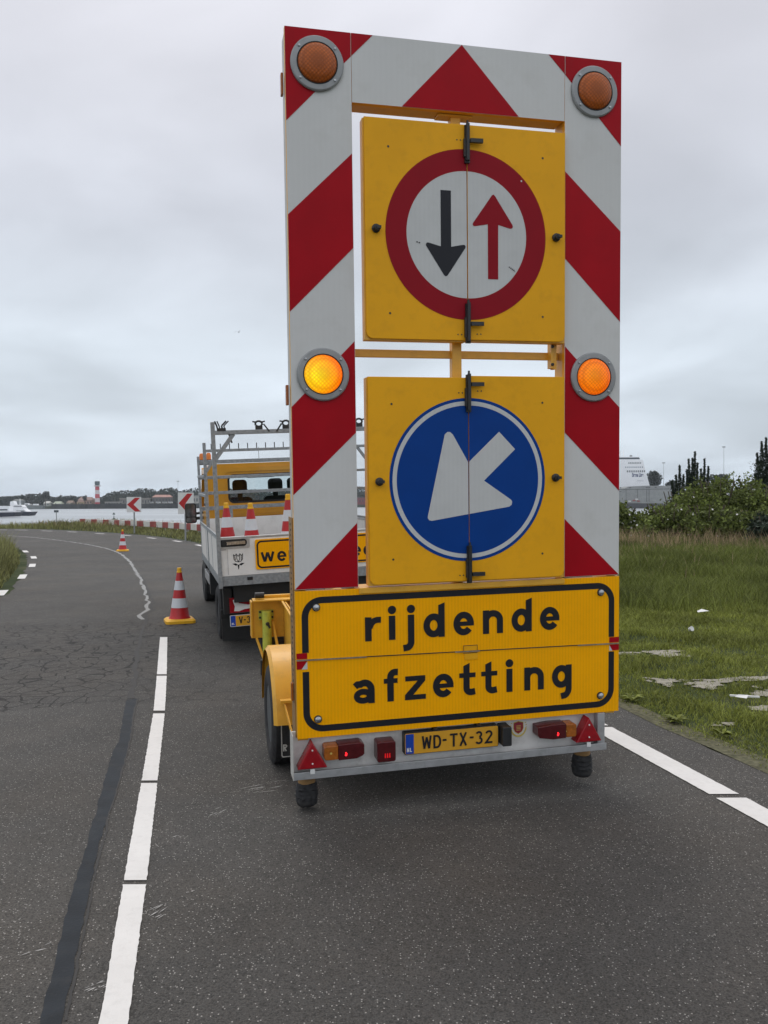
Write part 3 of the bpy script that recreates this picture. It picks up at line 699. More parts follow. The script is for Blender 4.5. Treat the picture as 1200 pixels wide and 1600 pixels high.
def veg(name, c, isl=.35, var=.2, vs=1.5, trl=.25):
    m = mat(name, c, .6, var=var, vscale=vs, isl=isl, spec=.2, detail=3)
    t = m.node_tree; n = t.nodes; l = t.links; b = n['Principled BSDF']; o = n['Material Output']
    tr = n.new('ShaderNodeBsdfTranslucent'); mx = n.new('ShaderNodeMixShader'); mx.inputs[0].default_value = trl
    src = b.inputs['Base Color'].links[0].from_socket; l.new(src, tr.inputs[0])
    l.new(b.outputs[0], mx.inputs[1]); l.new(tr.outputs[0], mx.inputs[2]); l.new(mx.outputs[0], o.inputs['Surface'])
    return m
M['grass'] = veg('short_grass', (.21, .235, .048), .5, .35, 1.2)
M['grass2'] = veg('tall_grass', (.135, .158, .036), .5, .45, .45)
M['straw'] = veg('brown_grass', (.34, .25, .15), .5, .3, 1)
M['rose'] = veg('rose_leaves', (.125, .155, .038), .65, .35, 1.2)
M['darkleaf'] = veg('dark_conifer_needles', (.035, .05, .032), .5, .2, 2)
M['bankgrass'] = veg('bank_grass', (.205, .205, .08), .55, .4, .5)
M['farleaf'] = veg('distant_foliage', (.026, .036, .026), .4, .35, .05)
M['petal'] = mat('petals', (.72, .70, .68), .6)
M['pinkpetal'] = mat('pink_petals', (.62, .28, .30), .6)

def scatter(n, x0, x1, y0, y1): return rng.uniform(x0, x1, n), rng.uniform(y0, y1, n)
def vnoise(x, y, s, seed=0):
    """cheap smooth pseudo noise -1..1"""
    return (np.sin(x * s + seed) * np.cos(y * s * 1.3 + seed * 2.1) + .6 * np.sin(x * s * 2.3 + y * s * 1.7 + seed * 3) + .4 * np.sin(y * s * 3.9 - x * s * 3.1 + seed)) / 1.6
# short verge on the right
x, y = scatter(420000, 1.4, 9.0, 2.5, 14.5)
ex = np.interp(y, eRy, eRx); d = x - ex + .06 * vnoise(x, y, 5.0, 1)
dens = np.clip((d - .0) / .16, 0, 1) * np.clip(1.25 - .05 * y, .35, 1) * np.where(x > 2.0 + .36 * y + .8, .45, 1)
for cx, cy, a, b in BARE:
    q_ = ((x - cx) / a) ** 2 + ((y - cy) / b) ** 2; dens *= np.clip((q_ - .25) * 1.0 + .25 * vnoise(x, y, 9, 3), .14, 1)
dens *= np.clip(.85 + .6 * vnoise(x, y, 3.1, 2), .15, 1)
k = rng.uniform(size=len(x)) < dens; x, y, d = x[k], y[k], d[k]
n = len(x); tall = np.clip((y - 9) / 5, 0, 1)
H = rng.uniform(.02, .055, n) * (1 + .5 * vnoise(x, y, 2.2, 5)) * np.clip(.6 + d, .6, 1.2) + tall * rng.uniform(0, .12, n)
blades('verge_grass', np.stack([x, y, np.zeros(n)], 1), H, rng.uniform(.003, .007, n) * (.7 + y / 14), .8, M['grass'])
tag(bpy.data.objects['verge_grass'], 'short patchy green grass along the right edge of the road', 'grass', kind='stuff')
# taller meadow behind it
x, y = scatter(330000, -1, 21, 11.8, 36)
ex = np.interp(y, eRy, eRx); lim = np.clip((x - ex - .3) / 1.2, 0, 1)
k = rng.uniform(size=len(x)) < lim * np.where(np.abs(x - y * .37) < y * .14 + 1.2, 1, .25) * np.clip((y - 11.2 + 0.8 * vnoise(x, y, 1.3)) / 1.5, 0, 1)
x, y = x[k], y[k]; n = len(x)
H = rng.uniform(.08, .30, n) * (1 + .6 * vnoise(x, y, .8, 1)) + np.clip((y - 12.5) / 12, 0, 1) * rng.uniform(.05, .30, n)
blades('meadow_grass', np.stack([x, y, np.zeros(n)], 1), H, rng.uniform(.006, .012, n) * (.55 + y / 24), .55, M['grass2'])
tag(bpy.data.objects['meadow_grass'], 'taller unmown green meadow grass between verge and rose shrubs', 'grass', kind='stuff')
# brownish seeding grass in front of the shrubs
x, y = scatter(34000, 4, 21, 16.5, 31)
k = rng.uniform(size=len(x)) < np.clip((y - 23.0) / 7 + .55 * vnoise(x, y, .9, 4), .025, 1) * np.where(np.abs(x - y * .37) < y * .13 + 1.2, 1, .2)
x, y = x[k], y[k]; n = len(x)
blades('seeding_grass', np.stack([x, y, np.zeros(n)], 1), rng.uniform(.30, .85, n) * np.clip(.45 + (y - 16) / 16, .5, 1) * (1 + .25 * vnoise(x, y, 1.5, 8)), rng.uniform(.010, .022, n), .3, M['straw'])
tag(bpy.data.objects['seeding_grass'], 'brownish seeding grass heads in front of the rose shrubs', 'grass', kind='stuff')
# bank beyond the road
x, y = scatter(120000, -60, 2, 24, 66)
ex_y = np.interp(-x, -eRx[::1], eRy)      # road edge y for x
dd = y - ex_y
sh = np.interp(x, SHx, SHy)
k = (dd > .25) & (dd < 14) & (y < sh + 2.0); x, y, dd = x[k], y[k], dd[k]; n = len(x)
z = hgt(x, y)
bump_ = np.exp(-((x + 22) / 6.5) ** 2)
H = rng.uniform(.10, .26, n) * (.8 + .3 * vnoise(x, y, .9, 3)) * (1 + np.clip(dd / 4, 0, 1) * (.4 + 1.5 * bump_))
blades('bank_grass', np.stack([x, y, z], 1), H, rng.uniform(.025, .055, n), .5, M['bankgrass'])
tag(bpy.data.objects['bank_grass'], 'green grass on the bank along the outside of the bend', 'grass', kind='stuff')
x, y = scatter(3500, -40, -8, 44, 64)
dd = y - np.interp(-x, -eRx, eRy); sh = np.interp(x, SHx, SHy)
k = (dd > 3) & (y < sh + 1) & (rng.uniform(size=len(x)) < .15 + np.exp(-((x + 22) / 6) ** 2)); x, y = x[k], y[k]; n = len(x)
blades('bank_stalks', np.stack([x, y, hgt(x, y)], 1), rng.uniform(.3, .7, n), rng.uniform(.02, .04, n), .3, M['straw'])
tag(bpy.data.objects['bank_stalks'], 'thin brown grass stalks on top of the far bank', 'grass', kind='stuff')
# inner left verge: tall weeds
x, y = scatter(60000, -20, -6, 12, 31)
ex = np.interp(y, eLy, eLx); dd = ex - x
k = (dd > .22) & (dd < 7) & (rng.uniform(size=len(x)) < np.clip(dd * 2.2, .2, 1)); x, y, dd = x[k], y[k], dd[k]; n = len(x)
H = rng.uniform(.2, .62, n) * (.75 + .35 * vnoise(x, y, 1.1, 6)) * np.clip(.35 + dd * .8, .35, 1.15)
blades('left_verge_grass', np.stack([x, y, np.zeros(n)], 1), H, rng.uniform(.014, .032, n), .5, M['bankgrass'])
tag(bpy.data.objects['left_verge_grass'], 'tall tangled green grass on the inside of the bend at left', 'grass', kind='stuff')
x, y = scatter(9000, -16, -7, 14, 28)
dd = np.interp(y, eLy, eLx) - x; k = (dd > .5) & (dd < 5); x, y = x[k], y[k]; n = len(x)
blades('left_verge_stalks', np.stack([x, y, np.zeros(n)], 1), rng.uniform(.45, 1.05, n), rng.uniform(.010, .022, n), .4, M['bankgrass'])
tag(bpy.data.objects['left_verge_stalks'], 'pale seed stalks standing over the grass inside the bend', 'grass', kind='stuff')

def shrub(label, cx, cy, rx, ry, h, nl, m='rose', group='rose shrubs behind the meadow', flowers=14, size=.13, name='rose_shrub', lumps=9, z0=0):
    t = thing(name, label, 'shrub', (cx, cy, z0), 0, group)
    L0 = []
    for i in range(lumps):
        a = rng.uniform(0, 2 * PI); rr_ = rng.uniform(0, .75) ** .7
        top = h * rng.uniform(.55, 1) * (1 - .35 * rr_)
        L0.append((math.cos(a) * rr_ * rx, math.sin(a) * rr_ * ry, top * .55, rx * rng.uniform(.32, .5), ry * rng.uniform(.35, .5), top * .5))
    P = []
    per = nl // lumps
    for c in L0:
        u = rng.normal(size=(per, 3)); u /= np.linalg.norm(u, axis=1)[:, None]; r_ = rng.uniform(.55, 1.08, per) ** .6
        p = u * r_[:, None] * np.array(c[3:6]) + np.array(c[:3]); P.append(p)
    P = np.concatenate(P); P = P[P[:, 2] > .03]
    P += rng.normal(size=P.shape) * .05
    leaf_mesh('foliage', P, rng.uniform(size * .6, size * 1.4, len(P)), M[m], t)
    st = MB(['bark'])
    for i in range(7):
        a = i * .9; st.tube([(math.cos(a) * .05, math.sin(a) * .05, 0), (math.cos(a) * rx * .3, math.sin(a) * ry * .3, h * .45), (math.cos(a) * rx * .5, math.sin(a) * ry * .5, h * .8)], .018, 5)
    st.build('stems', t)
    if flowers:
        top = P[(P[:, 1] < .2) & (P[:, 2] > h * .2)]
        for c_ in top[rng.integers(0, len(top), flowers)]:
            f_ = MB(['pinkpetal' if random.random() < .15 else 'petal']); r_ = random.uniform(.028, .055)
            f_.add([(0, .012, 0)] + [(r_ * math.cos(k * 1.2566), 0, r_ * math.sin(k * 1.2566)) for k in range(5)], [(0, k + 1, (k + 1) % 5 + 1) for k in range(5)])
            o_ = f_.build('flower', t, loc=(c_[0], c_[1] - .1, c_[2] + .03)); o_.rotation_euler = (random.uniform(-.9, .1), 0, random.uniform(-.6, .6))
    return t
SHR = [  # px centre, top py, Y, half width m, label
    (972, 786, 31, 1.0, 'low rose shrub just right of the yellow text panel'),
    (1008, 808, 32, 1.0, 'low rose shrub in front of the small patch of water'),
    (1035, 778, 31, 1.1, 'rose shrub at the left shoulder of the rising hedge'),
    (1062, 757, 32.5, 1.2, 'rose shrub under the group of upright conifer shoots'),
    (1092, 748, 33.5, 1.3, 'rose shrub right of the conifer shoots'),
    (1122, 738, 32, 1.3, 'tallest rose shrub with scattered white flowers under the far mast'),
    (1152, 735, 33, 1.3, 'rose shrub with white flowers left of the dark pine'),
    (1192, 746, 31.5, 1.3, 'bright green rose shrub in front of the dark pine'),
    (1235, 755, 33, 1.4, 'rose shrub cut by the right edge of the photo'),
    (1050, 790, 29.5, 1.2, 'front rose shrub at the foot of the hedge above the brown grass, left one'),
    (1105, 780, 29.5, 1.3, 'front rose shrub in the middle of the hedge foot'),
    (1160, 790, 29, 1.2, 'front rose shrub at the right of the hedge foot'),
    (940, 795, 31, 1.1, 'rose shrub mostly hidden behind the warning board')]
for px, py, Yd, hw, lab in SHR:
    p = at(px, py, Yd); shrub(lab, p.x, Yd, hw, 1.2, p.z * 1.1, 6400 if py < 795 else 4200, lumps=13)
p = at(1198, 815, 26.5); shrub('dark blue-green leafy bush at the right edge behind the grass', p.x + .3, 27.0, .9, .8, 1.4, 3500, 'darkleaf', None, 0, .14, 'dark_bush', 6)

def conifer(label, px, pybase, shoots, Yd):
    b = at(px, 845, Yd); t = thing('young_pine', label, 'tree', (b.x, Yd, 0), 0, 'dark upright young pines behind the hedge')
    P = []; st = MB(['bark']); S = []
    for (sx, top, wd) in shoots:
        q_ = at(sx, top, Yd); dx = q_.x - b.x; h = q_.z
        st.cyl((dx * .3, 0, 0), (dx, 0, h * .98), .04, .012, 6)
        n_ = int(h * 300); zz = rng.uniform(.15, 1, n_) ** .8 * h
        r_ = wd * np.clip((h - zz) * 1.1, .25, .85) + np.where(zz < h - 1.1, rng.uniform(0, .55, n_), 0)
        a = rng.uniform(0, 2 * PI, n_); rad = r_ * rng.uniform(.2, 1, n_)
        P.append(np.stack([dx * (.3 + .7 * np.clip(zz / h, 0, 1)) + np.cos(a) * rad, np.sin(a) * rad, zz + rad * .5], 1))
    P = np.concatenate(P); leaf_mesh('crown', P, rng.uniform(.06, .16, len(P)), M['darkleaf'], t, aspect=.3)
    st.build('trunk', t); return t
conifer('small dark pine with a single tall shoot at the left of the group', 1062, 0, [(1062, 728, .13), (1056, 742, .12), (1068, 742, .12), (1050, 752, .14)], 36)
conifer('middle dark pine with several candle-like shoots above the hedge', 1082, 0, [(1076, 718, .11), (1082, 716, .1), (1086, 706, .1), (1073, 734, .12), (1090, 724, .12), (1080, 740, .2)], 36.5)
conifer('small dark pine with two shoots at the right of the group', 1098, 0, [(1101, 717, .1), (1095, 733, .12), (1107, 729, .12), (1098, 744, .2)], 37)
conifer('large dark pine with upright shoots at the right edge of the photo', 1195, 0, [(1197, 684, .14), (1190, 690, .14), (1183, 708, .16), (1203, 695, .16), (1208, 688, .15), (1188, 722, .3), (1198, 728, .4), (1180, 740, .25), (1212, 715, .35), (1220, 705, .2), (1190, 750, .35)], 35)

# weeds and litter in the verge
def weed(cx, cy, s, label):
    n_ = 26; a = rng.uniform(0, 2 * PI, n_)
    t = MB([M['grass']])
    for i in range(n_):
        l_ = s * rng.uniform(.6, 1.1); dx, dy = math.cos(a[i]), math.sin(a[i]); wd = l_ * .16; hz = l_ * rng.uniform(.25, .7)
        t.add([(0, 0, .01), (dx * l_ * .5 - dy * wd, dy * l_ * .5 + dx * wd, hz * .8), (dx * l_, dy * l_, hz * .75), (dx * l_ * .5 + dy * wd, dy * l_ * .5 - dx * wd, hz * .8)], [(0, 1, 2, 3)])
    tag(t.build('weed', loc=(cx, cy, .01)), label, 'weed', 'leafy weeds in the verge')
weed(2.02, 6.75, .10, 'small leafy weed beside the bare patch nearest the text panel'); weed(2.16, 6.1, .11, 'leafy weed right on the asphalt edge of the verge'); weed(2.35, 5.75, .08, 'low weed near the dirt border in the right verge')
for i, (cx, cy, lab) in enumerate(((3.76, 10.2, 'crumpled white paper cup lying in the mown grass'),)):
    q = MB(['white']); q.lathe([(.0, 0), (.022, .002), (.03, .04), (.033, .044), (.028, .042)], axis='Z', n=14)
    o = q.build('paper_cup', smooth=40, loc=(cx, cy, .06)); o.rotation_euler = (1.2, .3, .4); tag(o, lab, 'litter')
q = MB(['white']); q.add([(-.08, -.03, 0), (.07, -.045, .02), (.09, .03, .012), (0, .05, .035), (-.07, .03, .01)], [(0, 1, 3, 4), (1, 2, 3)])
tag(q.build('paper_scrap', loc=(4.34, 11.27, .13)), 'small white scrap of paper in the grass, the farther one', 'litter')
q = MB(['white']); q.box(-.11, .12, -.012, .012, 0, .012); q.add([(-.08, -.03, .004), (0, -.07, .004), (.03, -.012, .02), (-.05, -.01, .02)], [(0, 1, 2, 3)])
o = q.build('white_stick', loc=(2.93, 6.74, .045)); o.rotation_euler = (0, .03, -.12); tag(o, 'white plastic stick with a torn flap lying beside bare soil', 'litter')

# ------------------------------------------------------------------ the warning trailer
A0, A1, A2 = R(13.31894458), R(2.70026916), R(-1.03937649)
TR = thing('warning_trailer', 'yellow trailer with a tall red and white striped warning board facing the viewer', 'trailer')
TR.matrix_world = Matrix.Translation((-.4547, 4.2888, .4194)) @ (Matrix.Rotation(A0, 4, 'Z') @ Matrix.Rotation(A1, 4, 'X') @ Matrix.Rotation(A2, 4, 'Y'))
W_, HT = 1.832, 3.586
OL, OR, OB, OT = .333, 1.499, .782, 3.247
# striped board: front panels (3 cm), profile frame behind
b = MB(['white_refl', 'yellow', 'red_refl', 'offwhite'])
b.prism([(0, OB), (OL, OB), (OL, HT), (0, HT)], 0, .03, 0, 1)
b.prism([(OR, OB), (W_, OB), (W_, HT), (OR, HT)], 0, .03, 0, 1)
b.prism([(OL + .002, OT), (OR - .002, OT), (OR - .002, HT), (OL + .002, HT)], 0, .03, 0, 1)
RED = -.0015
def red(poly): b.sheet(poly, RED, 2)
red([(.001, 3.131), (.331, 3.469), (.331, HT - .001), (.001, HT - .001)]); red([(.335, 3.473), (.446, HT - .001), (.335, HT - .001)])
red([(.595, OT + .001), (1.234, OT + .001), (.919, HT - .001)])
red([(1.404, HT - .001), (1.497, 3.492), (1.497, HT - .001)]); red([(1.501, 3.488), (W_ - .001, 3.139), (W_ - .001, HT - .001), (1.501, HT - .001)])
for z0, z1, i0, i1 in ((2.193, 2.674, 2.524, 2.994), (1.269, 1.717, 1.586, 2.054)):
    red([(.001, z0), (.331, i0), (.331, i1), (.001, z1)])
red([(.001, .784), (.331, .784), (.331, 1.119)])
for o0, o1, i0, i1 in ((2.191, 2.682, 2.522, 2.983), (1.255, 1.719, 1.582, 2.051)):
    red([(1.501, i0), (W_ - .001, o0), (W_ - .001, o1), (1.501, i1)])
red([(1.501, .784), (W_ - .001, .784), (1.501, 1.106)])
SB = b.build('striped_board', TR)
# frame profiles behind (yellow inside, off-white outside), no coplanar faces with the front panels
fb = MB(['paintyel', 'offwhite'])
fb.box(.004, .06, .032, .15, OB + .004, HT - .004, 1); fb.box(W_ - .06, W_ - .004, .032, .15, OB + .004, HT - .004, 1)
fb.box(OL - .05, OL - .002, .032, .13, OB, OT + .05); fb.box(OR + .002, OR + .05, .032, .13, OB, OT + .05)
fb.box(.064, W_ - .064, .034, .13, HT - .06, HT - .008)
fb.box(OL + .002, OR - .002, .034, .128, OT + .003, OT + .05); fb.box(OL + .002, OR - .002, -.012, .125, OB - .035, OB - .004)
fb.box(.02, W_ - .02, .034, .12, .02, .07); fb.box(.02, W_ - .02, .034, .12, .70, .74)
fb.box(0.004, .06, .034, .20, -.02, OB, 0); fb.box(W_ - .06, W_ - .004, .034, .20, -.02, OB, 0)
fb.build('board_frame', TR, bevel=.003)
pf = MB(['brownedge', 'darkmetal'])          # perforated latch strip on the left edge
pf.box(-.006, .002, .03, .17, .0, 1.15)
for i in range(34): pf.box(-.0075, -.0055, .075 + .012 * (i % 2), .10 + .012 * (i % 2), .17 + i * .0285, .17 + i * .0285 + .010, 1)
pf.build('perforated_strip', TR)
cb = MB(['paintyel', 'darkmetal'])
cb.box(OL, OR - .002, .075, .105, 1.985, 2.025)
cb.box(OR - .065, OR - .05, .03, .08, 1.935, 2.075); cb.box(OR - .05, OR - .03, .036, .076, 1.93, 2.08)
for z in (1.955, 2.052): cb.cyl((OR - .058, .022, z), (OR - .058, .032, z), .009, n=10, m=1)
cb.build('crossbar', TR, bevel=.002)
po = MB(['paintyel'])
po.box(.872, .925, .048, .098, OB - .004, OT + .003); po.box(.80, .99, .035, .11, OT - .010, OT + .001)
po.build('centre_post', TR, bevel=.003)

def sign_half(x0, x1, z0, z1, left, mats, deco, label=None):
    q = MB(['yellow', 'brownedge', 'paintyel'])
    co = (1, 0, 0, 0) if left else (0, 1, 0, 0)
    q.prism(rrect(x0, x1, z0, z1, .035, co), -.03, -.0185, 0, 0)
    bx0, bx1 = (x0 - .007, x1 - .002) if left else (x0 + .002, x1 + .003)
    q.prism([(bx0, z0 - .007), (bx1, z0 - .007), (bx1, z1 - .003), (bx0, z1 - .003)], -.018, .038, 2, 2)
    p = q.build('sign_panel', TR, bevel=.002)
    d = MB(mats); deco(d); d.build('sign_face', p)
    kx = (x0 + .055) if left else (x1 - .055)
    kz = (z0 + z1) / 2 + (0 if z0 > 2 else -.001)
    k = MB(['blackpl']); k.lathe([(.022, -.002), (.022, -.012), (.014, -.02), (.014, -.034), (.0, -.036)], (kx, -.03, kz), 'Y', 16)
    k.box(kx - .004, kx + .02, -.072, -.05, kz - .007, kz + .007); k.build('knob', p, smooth=40)
    s = MB(['darkmetal'])
    for zz in (z0 + .13, z1 - .14): s.disc(x0 + (.125 if left else (x1 - x0) - .13), zz, .006, -.0312, 0, n=10)
    for zz in (z0 + .03, z1 - .08):
        for dx in (.03, .05): s.disc((x1 - dx) if left else (x0 + dx + .02), zz, .004, -.0312, 0, n=8)
    build_each(s, 'rivet', p)
    return p
YF = -.0315
def arrowpoly(P, left): return clip(P, SEAM, left)
SEAM = .932
cz = 2.610; cx = .933
def up_left(d):
    d.ring(cx - .003, cz, .326, .437, YF, 0, 90, 270); d.disc(cx - .003, cz, .3255, YF, 1, 90, 270)
    d.sheet([(.788, 2.832), (.788, 2.546), (.722, 2.562), (.713, 2.562), (.707, 2.554), (.708, 2.546), (.804, 2.400), (.812, 2.394), (.820, 2.396), (.826, 2.402), (.922, 2.544), (.923, 2.552), (.917, 2.559), (.908, 2.559), (.844, 2.546), (.844, 2.832)], YF - .0012, 2)
    for dx, dz in ((.655, 2.562), (.667, 2.559)): d.sheet([(dx, dz - .002), (dx + .008, dz - .004), (dx + .010, dz + .003), (dx + .002, dz + .004)], YF - .001, 3)
def up_right(d):
    d.ring(cx + .003, cz, .326, .437, YF, 0, -90, 90); d.disc(cx + .003, cz, .3255, YF, 1, -90, 90)
    d.sheet([(1.046, 2.388), (1.103, 2.388), (1.104, 2.671), (1.170, 2.655), (1.181, 2.656), (1.187, 2.665), (1.184, 2.675), (1.086, 2.820), (1.079, 2.826), (1.070, 2.822), (.965, 2.675), (.962, 2.667), (.966, 2.659), (.976, 2.658), (1.046, 2.671)], YF - .0012, 0)
    for i in range(9):
        dx, dz = 1.163 + .004 * i, 2.452 - .0025 * i + .004 * (i % 2); d.sheet([(dx, dz), (dx + .004, dz - .002), (dx + .003, dz + .004), (dx, dz + .006)], YF - .001, 3)
    d.disc(1.235, 2.905, .005, YF - .001, 1, n=8)
sign_half(.388, SEAM - .003, 2.066, 3.172, True, ['signred', 'signwhite', 'black', 'darkmetal'], up_left)
sign_half(SEAM + .003, 1.487, 2.070, 3.172, False, ['signred', 'signwhite', 'black', 'darkmetal'], up_right)
cz2 = 1.332; cx2 = .934
AR = [(.801, 1.573)] + [(.823 + .021 * math.cos(R(a)), 1.567 + .021 * math.sin(R(a))) for a in (150, 110, 70, 30)] + [(.846, 1.573), (.931, 1.425), (1.105, 1.587), (1.196, 1.493), (1.019, 1.327), (1.162, 1.229)] + \
     [(1.157 + .022 * math.cos(R(a)), 1.206 + .022 * math.sin(R(a))) for a in (45, 10, -30, -75)] + [(.726, 1.120), (.712, 1.124), (.704, 1.136), (.705, 1.146)]
AR = AR[::-1]
def low(left):
    a0, a1 = (90, 270) if left else (-90, 90); ccx = cx2 - .002 if left else cx2 + .002
    def f(d):
        d.ring(ccx, cz2, .4165, .433, YF, 0, a0, a1); d.ring(ccx, cz2, .394, .4165, YF, 1, a0, a1); d.disc(ccx, cz2, .3938, YF, 0, a0, a1)
        d.sheet(clip(AR, SEAM - .002 if left else SEAM + .004, left), YF - .0012, 1)
    return f
sign_half(.390, SEAM - .001, .793, 1.872, True, ['signblue', 'signwhite'], low(True))
sign_half(SEAM + .004, 1.485, .793, 1.882, False, ['signblue', 'signwhite'], low(False))
for z0, z1, hz in ((2.974, 3.165, 3.085), (2.050, 2.255, 2.150), (1.690, 1.886, 1.836), (.782, .981, .830)):
    q = MB(['darkmetal', 'blackpl', 'rubber'])
    q.box(.918, .944, -.048, -.033, z0, z1, 1); q.box(.912, .928, -.052, -.034, z0 + .03, z1 - .07, 0)
    q.cyl((.931, -.055, z0 + .01), (.931, -.055, z1 + .004), .010, n=10, m=1)
    q.bar((.944, -.052, hz), (1.012, -.056, hz), .018, .020, 1)
    q.cyl((.931, -.05, z1), (.931, -.05, z1 + .02), .006, n=8, m=0)
    q.build('latch', TR, smooth=40)

# warning lamps
def lamp(cx, cz, lens, nm='warning_lamp'):
    q = MB(['ring']); q.lathe([(.098, .0), (.134, .0), (.134, -.010), (.128, -.015), (.104, -.016), (.101, -.010), (.099, -.004)], (0, 0, 0), 'Y', 56)
    o = q.build(nm, TR, smooth=35, loc=(cx, -.002, cz))
    l_ = MB([lens]); l_.lathe([(.0995, -.006)] + [(.0985 * math.cos(R(a)), -.010 - .040 * math.sin(R(a))) for a in range(0, 90, 8)] + [(0.0005, -.05)], (0, 0, 0), 'Y', 56)
    l_.build('lens', o, smooth=50)
    g_ = MB(['rubber']); g_.lathe([(.098, -.003), (.1035, -.012), (.1035, -.0165), (.099, -.0175), (.097, -.013)], (0, 0, 0), 'Y', 48); g_.build('gasket', o, smooth=40)
    s = MB(['chrome'])
    for a in (40, 140, 222, 318): s.lathe([(.0065, -.013), (.006, -.020), (0, -.022)], (.117 * math.cos(R(a)), 0, .117 * math.sin(R(a))), 'Y', 10)
    build_each(s, 'screw', o, smooth=40)
    return o
tag(lamp(.159, 3.416, 'lens_off'), 'unlit amber warning lamp at the top left'); tag(lamp(1.667, 3.412, 'lens_off'), 'unlit amber warning lamp at the top right')
tag(lamp(.164, 1.882, 'lens_on'), 'brightly lit amber warning lamp'); tag(lamp(1.667, 1.886, 'lens_mid'), 'glowing orange warning lamp')

# lower text panels
def half_border(up):
    """black border line running along the panel rim"""
    x0, x1, z0, z1, r = .049, 1.788, .048, .724, .088
    if up: return [(x0, .452), (x0, z1 - r)] + arc(x0 + r, z1 - r, r, r, 180, 90, 10) + arc(x1 - r, z1 - r, r, r, 90, 0, 10) + [(x1, .43)]
    return [(x0, .352), (x0, z0 + r)] + arc(x0 + r, z0 + r, r, r, 180, 270, 10) + arc(x1 - r, z0 + r, r, r, 270, 360, 10) + [(x1, .346)]
sa, sb = .415, .391   # the joint slopes a little
for up in (True, False):
    q = MB(['panelyel', 'paintyel'])
    if up: poly = [(-.001, sa + .002), (W_ + .004, sb + .002), (W_ + .004, OB - .008), (-.001, OB - .008)]
    else: poly = [(-.001, 0), (W_ + .004, -.0), (W_ + .004, sb - .002), (-.001, sa - .002)]
    q.prism(poly, 0, .03, 0, 1)
    p = q.build('text_panel', TR, bevel=.0015)
    bo = MB(['black']); bo.ribbon(half_border(up), .034, -.0015); bo.build('border_line', p)
    tx = MB(['black']); t = .275
    if up:
        for ch, xx in zip('rijdende', (.365, .494, .598, .684, .852, 1.020, 1.186, 1.353)): letter(tx, ch, xx, .492, .129, t, -.002)
    else:
        for ch, xx in zip('afzetting', (.299, .463, .578, .734, .883, 1.009, 1.155, 1.260, 1.425)): letter(tx, ch, xx, .161, .129, t, -.002)
    tx.build('lettering', p)
    bt = MB(['chrome', 'rubber'])
    for xx in (.108, 1.720):
        zz = .687 if up else .098
        bt.lathe([(.021, -.001), (.021, -.005), (.0165, -.0055), (.0165, -.013), (.010, -.019), (.0, -.020)], (xx, 0, zz), 'Y', 18, mids=[1, 1, 0, 0, 0])
    build_each(bt, 'bolt', p, smooth=40)
    tp = MB(['red_refl', 'signwhite'])
    for x0, x1 in ((.002, .057), (1.775, W_ + .003)):
        zc = sa + (sb - sa) * (x0 / W_)
        if up: tp.sheet([(x0, zc + .006), (x1, zc + .005), (x1, zc + .036), (x0, zc + .036)], -.0018, 0)
        else:
            tp.sheet([(x0, zc - .048), (x1 - .03, zc - .048), (x1, zc - .006), (x0, zc - .006)] if x0 < 1 else [(x0 + .02, zc - .040), (x1, zc - .040), (x1, zc - .006), (x0, zc - .006)], -.0018, 0)
            tp.sheet([(x1 - .03, zc - .049), (x1, zc - .049), (x1, zc - .008)] if x0 < 1 else [(x0, zc - .041), (x0 + .02, zc - .041), (x0, zc - .008)], -.0021, 1)
    tp.build('corner_tape', p)
hg = MB(['chrome', 'yellow', 'darkmetal'])
zc = .403
hg.prism([(.908, zc + .004), (.985, zc + .003), (.985, zc + .032), (.908, zc + .033)], -.004, -.001, 1); hg.prism([(.912, zc - .046), (.988, zc - .046), (.988, zc - .010), (.912, zc - .009)], -.004, -.001, 1)
for z_ in (zc + .032, zc - .009): hg.bar((.906, -.0045, z_), (.987, -.0045, z_), .0015, .003, 2)
for x_ in (.908, .986): hg.bar((x_, -.0045, zc + .004), (x_, -.0045, zc + .032), .0015, .003, 2)
hg.bar((.06, -.001, sa - .0008), (1.77, -.001, sb + .0008), .004, .0035, 2)
for x0, x1 in ((.002, .37), (.86, 1.0), (1.58, W_)): hg.bar((x0, -.004, sa + (sb - sa) * x0 / W_), (x1, -.004, sa + (sb - sa) * x1 / W_), .005, .006, 0)
hg.build('panel_hinge', TR)
sm = MB(['amberlens'])
sm.box(-.016, -.004, .05, .085, 3.277, 3.384); sm.box(-.020, -.006, .05, .085, 1.73, 1.833); sm.box(-.022, -.010, .05, .08, .19, .285)
build_each(sm, 'side_marker', TR, bevel=.003)

# bumper
bm = MB(['bumper', 'alu', 'offwhite'])
bm.box(-.026, 1.742, .036, .048, -.200, .03, 0)
bm.box(-.028, 1.743, -.030, .035, -.205, -.186, 1)
bm.prism([(-.028, -.205), (1.743, -.205), (1.743, -.166), (-.028, -.166)], -.034, -.031, 1, 1)
bm.box(-.031, -.027, -.034, .075, -.206, .03, 2); bm.box(1.700, 1.7445, -.010, .034, -.185, -.002, 1)
BM = bm.build('bumper', TR, bevel=.002)
for cx_, lab in ((.070, 'red triangular reflector at the left'), (1.633, 'red triangular reflector at the right')):
    q = MB(['redlens', 'redlens']); q.prism([(cx_ - .079, -.150), (cx_ + .079, -.150), (cx_, -.010)], -.040, .034, 0); t_ = q.build('reflector_triangle', BM, bevel=.006)
    q = MB(['white']); q.box(cx_ - .012, cx_ + .012, -.038, -.0345, -.178, -.152); 
    for zz in (-.052, -.122): q.lathe([(.005, -.041), (.004, -.045), (0, -.046)], (cx_, 0, zz), 'Y', 8)
    o = q.build('reflector_screws', BM)
